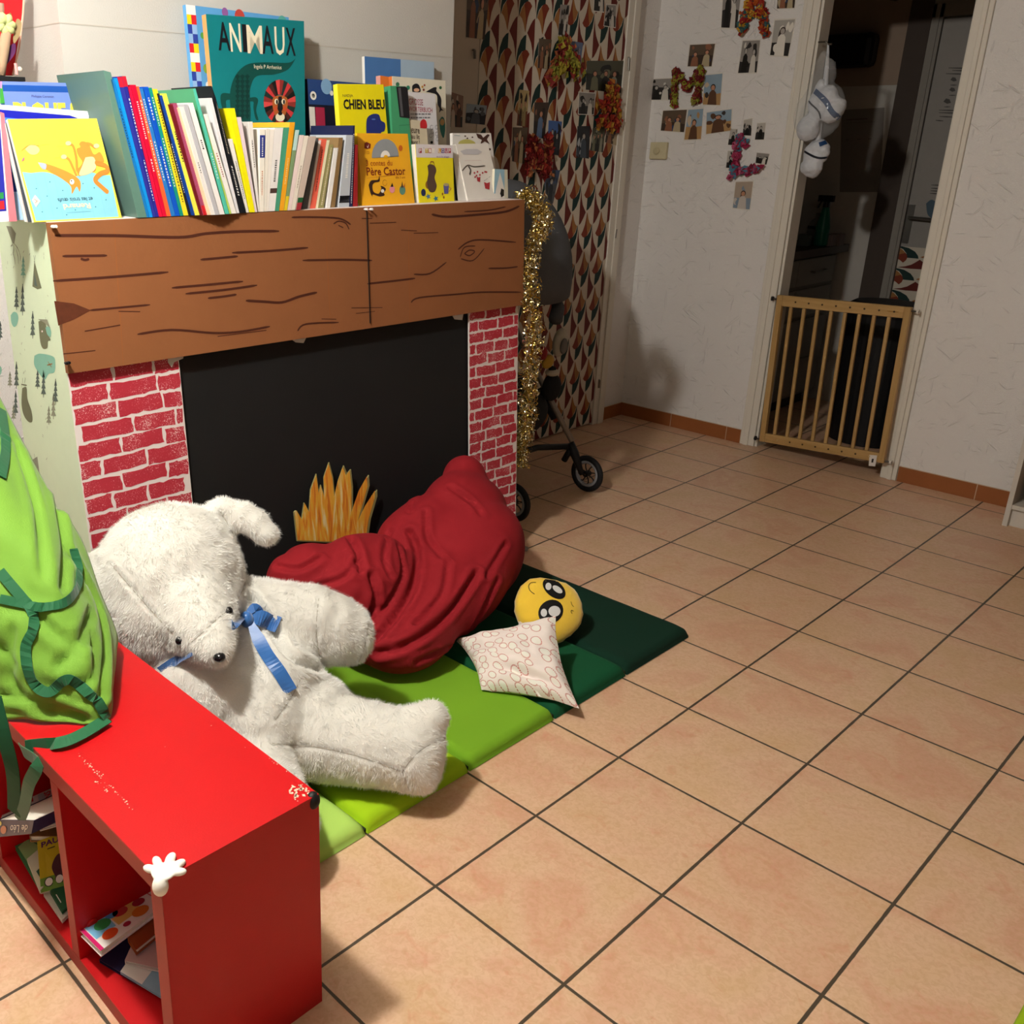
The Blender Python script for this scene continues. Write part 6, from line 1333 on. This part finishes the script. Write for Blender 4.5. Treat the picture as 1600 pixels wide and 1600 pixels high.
for x0_, y0_, x1_ in ((1482, 106, 1520), (1488, 110, 1520), (1478, 115, 1515), (1467, 172, 1500), (1467, 176, 1500), (1468, 182, 1490), (1462, 188, 1474), (1455, 289, 1480), (1455, 294, 1470), (1454, 298, 1470), (1453, 302, 1468)): dline(x0_, y0_, x1_, y0_+1, .006)
for x, y, r in ((1490, 124, 5), (1488, 140, 5), (1480, 158, 6), (1498, 160, 5), (1505, 126, 4)): mb.art(q, [dp(x+r*a, y+r*.7*b) for a, b in ((-1, .2), (-.3, -1), (.6, -.7), (1, .6), (0, 1))], dk, 1); dline(x-5, y+9, x+5, y+9, .005)
mb.art(q, [dp(*p) for p in closed([(1447, 318), (1456, 312), (1466, 320), (1472, 335), (1462, 343), (1450, 336)])], m_('#465a68'), 1); mb.art(q, [dp(x, y) for x, y in circ(1470, 305, 5, 9, 10)], m_('#8a8884'), 2)
kd = tag(mb.build('door_4'), kind='structure')
for z in (0,):
    mb = MB(); p = oy(1420, 350, YK-.03); mb.box((p.x-.016, YK-.038, p.z-.10), (p.x+.016, YK-.03, p.z+.10), M('#8a8680', .3, metal=.9)); a = oy(1420, 340, YK-.07); mb.tube([V((a.x, YK-.036, a.z)), a, a+V((.11, 0, -.004))], .009, M('#8a8680', .3, metal=.9)); reparent(mb.build('door_handle'), kd)
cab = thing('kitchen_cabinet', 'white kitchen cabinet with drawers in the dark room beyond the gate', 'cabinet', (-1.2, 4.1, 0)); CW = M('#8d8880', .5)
mb = MB(); mb.box((-1.50, 3.56, .08), (-.94, 4.52, .88), CW); mb.box((-1.46, 3.58, .0), (-.99, 4.5, .08), DKP); mb.build('carcass', cab)
for z0_, z1_ in ((.72, .865), (.55, .70), (.10, .53)):
    mb = MB(); mb.box((-.94, 4.06, z0_), (-.922, 4.50, z1_), CW); dr = mb.build('drawer_front', cab, bevel=.004); mb = MB(); mb.tube([(-.922, 4.2, (z0_+z1_)/2), (-.90, 4.2, (z0_+z1_)/2), (-.90, 4.36, (z0_+z1_)/2), (-.922, 4.36, (z0_+z1_)/2)], .005, CHR, 6); o = mb.build('handle', None); reparent(o, dr)
    mb = MB(); mb.box((-.94, 3.58, z0_), (-.922, 4.04, z1_), CW); mb.build('drawer_front', cab, bevel=.004)
mb = MB(); mb.box((-1.52, 3.53, .88), (-.895, 4.58, .92), M('#3c2c22', .4, var=.2)); tag(mb.build('worktop'), 'dark wood worktop on the kitchen cabinet', 'worktop')
def onw(x, y): return oz(x, y, .921)
sb = thing('spray_bottle', 'green spray bottle with black trigger head on the kitchen worktop', 'bottle', tuple(onw(1281, 384))); b0 = onw(1281, 384); GRN = M('#1d6a58', .3)
mb = MB(); mb.lathe([(.034, 0), (.037, .01), (.037, .10), (.030, .14), (.02, .19), (.016, .215)], b0, GRN, 20); mb.build('body', sb, smooth=True)
mb = MB(); mb.lathe([(.018, .205), (.018, .235)], b0, DK, 14); mb.box(tuple(b0+V((-.045, -.014, .235))), tuple(b0+V((.035, .014, .268))), DK); mb.tube([b0+V((-.03, 0, .235)), b0+V((-.045, 0, .20))], .005, DK); mb.build('trigger', sb)
b0 = onw(1272, 376); mb = MB(); mb.lathe([(.04, 0), (.046, .02), (.046, .08), (.03, .115), (.013, .13), (.013, .155)], b0, M('#8a8a86', .4), 20); bt = tag(mb.build('jar_bottle', smooth=True), 'pale round bottle with black band, behind the green spray bottle', 'bottle')
mb = MB(); mb.lathe([(.047, .068), (.047, .085)], b0, DK, 20); reparent(mb.build('band'), bt)
for x, y, m, lb, s_ in ((1292, 384, '#8a7c7c', 'small white and pink cardboard box right of the spray bottle, nearer', (.035, .05, .062)), (1304, 383, '#80706e', 'pinkish patterned cardboard box at the worktop corner', (.035, .05, .062)), (1256, 384, '#5c6460', 'small dark tub at the left of the spray bottle', (.03, .03, .06))):
    p = onw(x, y); mb = MB(); mb.box((p.x-s_[0], p.y-.02, .9205), (p.x+s_[0]-.005, p.y+s_[1], .9205+s_[2]), M(m, .6)); o = tag(mb.build('small_box', bevel=.002), lb, 'box')
p = onw(1298, 376); mb = MB()
for k in range(9): mb.tube([p+V((random.gauss(0, .02), .03+random.gauss(0, .01), .066)), p+V((random.gauss(0, .03), .03, .10)), p+V((random.gauss(0, .035), .03, .085))], .008, DK, 6)
tag(mb.build('black_cloth'), 'crumpled black cloth lying on the little boxes', 'cloth')
p1, p2 = oy(1283, 55, YK-.10), oy(1359, 104, YK-.10)
wh = thing('wall_heater', 'black rounded wall unit high on the kitchen wall', 'heater', (p1.x-.1, YK-.06, p2.z)); mb = MB(); mb.box((p1.x-.35, YK-.12, p2.z), (p2.x, YK-.004, p1.z), M('#0b0b0c', .45)); mb.build('casing', wh, bevel=.03)
mb = MB(); mb.box((p1.x-.3, YK-.125, p2.z+.03), (p2.x-.05, YK-.12, p2.z+.05), M('#141416', .4)); mb.build('grille', wh)
p = oy(1397, -2, YK-.06); mb = MB(); mb.lathe([(.03, -.02), (.03, .02), (.005, .03)], p+V((0, 0, .02)), DK, 14, (0, -1, 0)); tag(mb.build('wall_clock_edge'), 'dark round object at the very top of the doorway view', 'fitting')
q = Q(*[oy(x, y, YK-.001) for x, y in ((1312, 300), (1375, 300), (1382, 168), (1315, 172))]); mb = MB(); mb.qbox(q, 0, 1, 0, 1, -.0005, .0005, m_('#7a736c'))
mb.stroke(q, [(.12, .88), (.62, .88)], .008, m_('#4a2c28'), 2); mb.stroke(q, [(.12, .84), (.8, .84)], .003, dk, 2)
for u in (.12, .4, .66): mb.stroke(q, [(u, .64), (u+.08, .64)], .008, dk, 2)
tag(mb.build('paper_notice'), 'faint sheet of paper pinned on the kitchen wall beneath the black unit', 'notice')
bn = thing('waste_bin', 'tall black kitchen bin with oval lid behind the safety gate', 'bin', (-.37, 3.93, 0)); BKB = M('#101012', .5)
def ovl(c, rx, ry, z): return [V((c[0]+rx*math.cos(a), c[1]+ry*math.sin(a), z)) for a in [2*math.pi*k/36 for k in range(36)]]
mb = MB(); vs = ovl((-.40, 3.93), .165, .13, .003)+ovl((-.40, 3.93), .19, .15, .66); mb.add(vs, [(i, (i+1) % 36, 36+(i+1) % 36, 36+i) for i in range(36)]+[tuple(range(35, -1, -1)), tuple(range(36, 72))], BKB); mb.build('body', bn, smooth=False)
mb = MB(); vs = ovl((-.40, 3.93), .20, .16, .66)+ovl((-.40, 3.93), .205, .165, .685)+ovl((-.40, 3.93), .15, .12, .72); mb.add(vs, [(k*36+i, k*36+(i+1) % 36, (k+1)*36+(i+1) % 36, (k+1)*36+i) for k in (0, 1) for i in range(36)]+[tuple(range(72, 108)), tuple(range(35, -1, -1))], BKB); mb.build('lid', bn)
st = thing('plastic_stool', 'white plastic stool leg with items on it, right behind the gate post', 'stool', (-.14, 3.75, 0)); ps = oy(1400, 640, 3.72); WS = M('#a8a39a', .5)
mb = MB(); mb.box((ps.x-.01, 3.66, ps.z-.02), (ps.x+.2, 3.9, ps.z+.02), WS); mb.build('seat', st, bevel=.01)
for dx in (.03, .17): mb = MB(); mb.tube([(ps.x+dx, 3.72, ps.z-.02), (ps.x+dx-.01, 3.71, .005)], [.022, .014], WS, 10); mb.build('leg', st)
mb = MB(); mb.ell(oy(1404, 610, 3.74), (.035, .04, .06), M('#5a6a4a', .8)); mb.ell(oy(1410, 622, 3.74), (.03, .03, .05), WS); tag(mb.build('cloth_bundle', smooth=True), 'green and white bundle on the plastic stool behind the gate', 'cloth')
# ------------------------------------------------------------------ white shelving at the right edge
bc = thing('white_bookcase', 'white bookcase standing against the back wall, cut by the right picture edge', 'bookcase', (.85, 3.28, 0)); BW_ = M('#c9c3b9', .5, var=.02)
x0, x1, y0, y1 = .472, 1.25, 3.155, 3.395
for nm, a, b in (('side_panel', (x0, y0, 0), (x0+.018, y1, 1.5)), ('side_panel', (x1-.018, y0, 0), (x1, y1, 1.5)), ('shelf_board', (x0+.018, y0+.004, .075), (x1-.018, y1-.008, .093)), ('shelf_board', (x0+.018, y0+.004, .42), (x1-.018, y1-.008, .438)), ('shelf_board', (x0+.018, y0+.004, .80), (x1-.018, y1-.008, .818)), ('top_board', (x0+.018, y0, 1.48), (x1-.018, y1-.008, 1.5)), ('plinth', (x0+.018, y0+.02, 0), (x1-.018, y0+.034, .075)), ('back_panel', (x0+.018, y1-.006, .0), (x1-.018, y1, 1.49))):
    mb = MB(); mb.box(a, b, BW_); mb.build(nm, bc)
p = V((.585, 3.25, .0935)); WK = wood_mat('wicker', '#6a4a2a', '#9a7446', 2, 60); mb = MB()
for k in range(12): r = .06+.012*math.sin(k*.26); mb.tube([p+V((r*math.cos(a), r*math.sin(a), .007+k*.011)) for a in [2*math.pi*j/28 for j in range(28)]], .006, WK, 6, closed=True)
tag(mb.build('wicker_basket'), 'round wicker basket on the lowest shelf of the white bookcase', 'basket')
# green mat corner
mb = MB(); mb.box((1.247, -.05, .001), (1.85, .575, .04), M('#8aa812', .6, bump=.2)); tag(mb.build('green_cushion', bevel=.01), 'lime green floor cushion, only its corner in the lower right of the photo', 'cushion')
# dark wall shelf with dried plants at top left
XS = -1.13
mb = MB(); s1 = ox(34, 121, XS); s2 = ox(34, 128, XS); mb.box((-1.50, -.62, s2.z), (XS+.02, s1.y+.0, s1.z), M('#16181a', .6)); tag(mb.build('wall_shelf'), 'black wall shelf at the top left beside the chimney corner', 'shelf')
rb = thing('picture_panel', 'red panel standing on the black wall shelf', 'panel', tuple(ox(20, 110, XS-.08))); mb = MB()
P = [ox(x, y, XS-.05) for x, y in ((-30, 118), (20, 118), (36, 20), (39, -40), (-30, -40))]; mb.prism(P, V((-.010, 0, 0)), M('#d21f26', .5)); mb.build('board', rb)
mb = MB(); mb.tube([ox(x, y, XS-.048) for x, y in ((20, 117), (30, 75), (36, 20), (39, -40))], .0025, M('#e8b8a0', .5), 6); mb.build('edge_trim', rb)
pl = thing('dried_bouquet', 'bunch of dried leaves and a pale green flower before the red panel', 'bouquet', tuple(ox(5, 118, XS+.01)))
def leaf(pts, m, nm='leaf'):
    mb = MB(); c = closed(pts, 4); mb.prism([ox(x, y, XS+.004+.0*y) for x, y in c], V((.003, 0, 0)), M(m, .7, var=.15, scale=60)); mb.build(nm, pl)
leaf([(20, 60), (25, 32), (30, 31), (33, 38), (30, 55), (22, 68)], '#a08a62'); leaf([(9, 102), (5, 92), (8, 80), (20, 68), (24, 72), (22, 85)], '#5a2858'); leaf([(10, 28), (15, 20), (18, 26), (17, 38)], '#8a6a40')
mb = MB(); bs = ox(8, 38, XS+.01); 
for k in range(7): mb.ell(bs+V((0, math.cos(k*.9)*.014, math.sin(k*.9)*.014)), (.010, .014, .010), M('#c4cc8c', .7), (k, 0, 0), 10, 6)
mb.build('flower', pl, smooth=True)
mb = MB(); mb.tube([ox(x, y, XS+.008) for x, y in ((10, 50), (6, 75), (3, 100), (2, 118))], [.012, .014, .012, .010], M('#b09478', .8), 8); mb.tube([ox(x, y, XS) for x, y in ((1, 5), (2, 20), (0, 40))], .008, M('#9a7a68', .8), 6); mb.build('stem', pl, smooth=True)
mb = MB(); p = ox(25, 107, XS+.004); mb.tube([p+V((0, 0, .012)), p-V((0, 0, .014))], .004, M('#e8a8a4', .6)); p = ox(31, 108, XS+.004); mb.ell(p, (.004, .006, .006), M('#e6dccc', .6)); mb.tube([ox(4, 114, XS+.004), ox(-4, 112, XS+.004)], .006, M('#d89a90', .6)); tag(mb.build('small_ornament'), 'tiny pink and white ornaments on the edge of the black wall shelf', 'ornament')
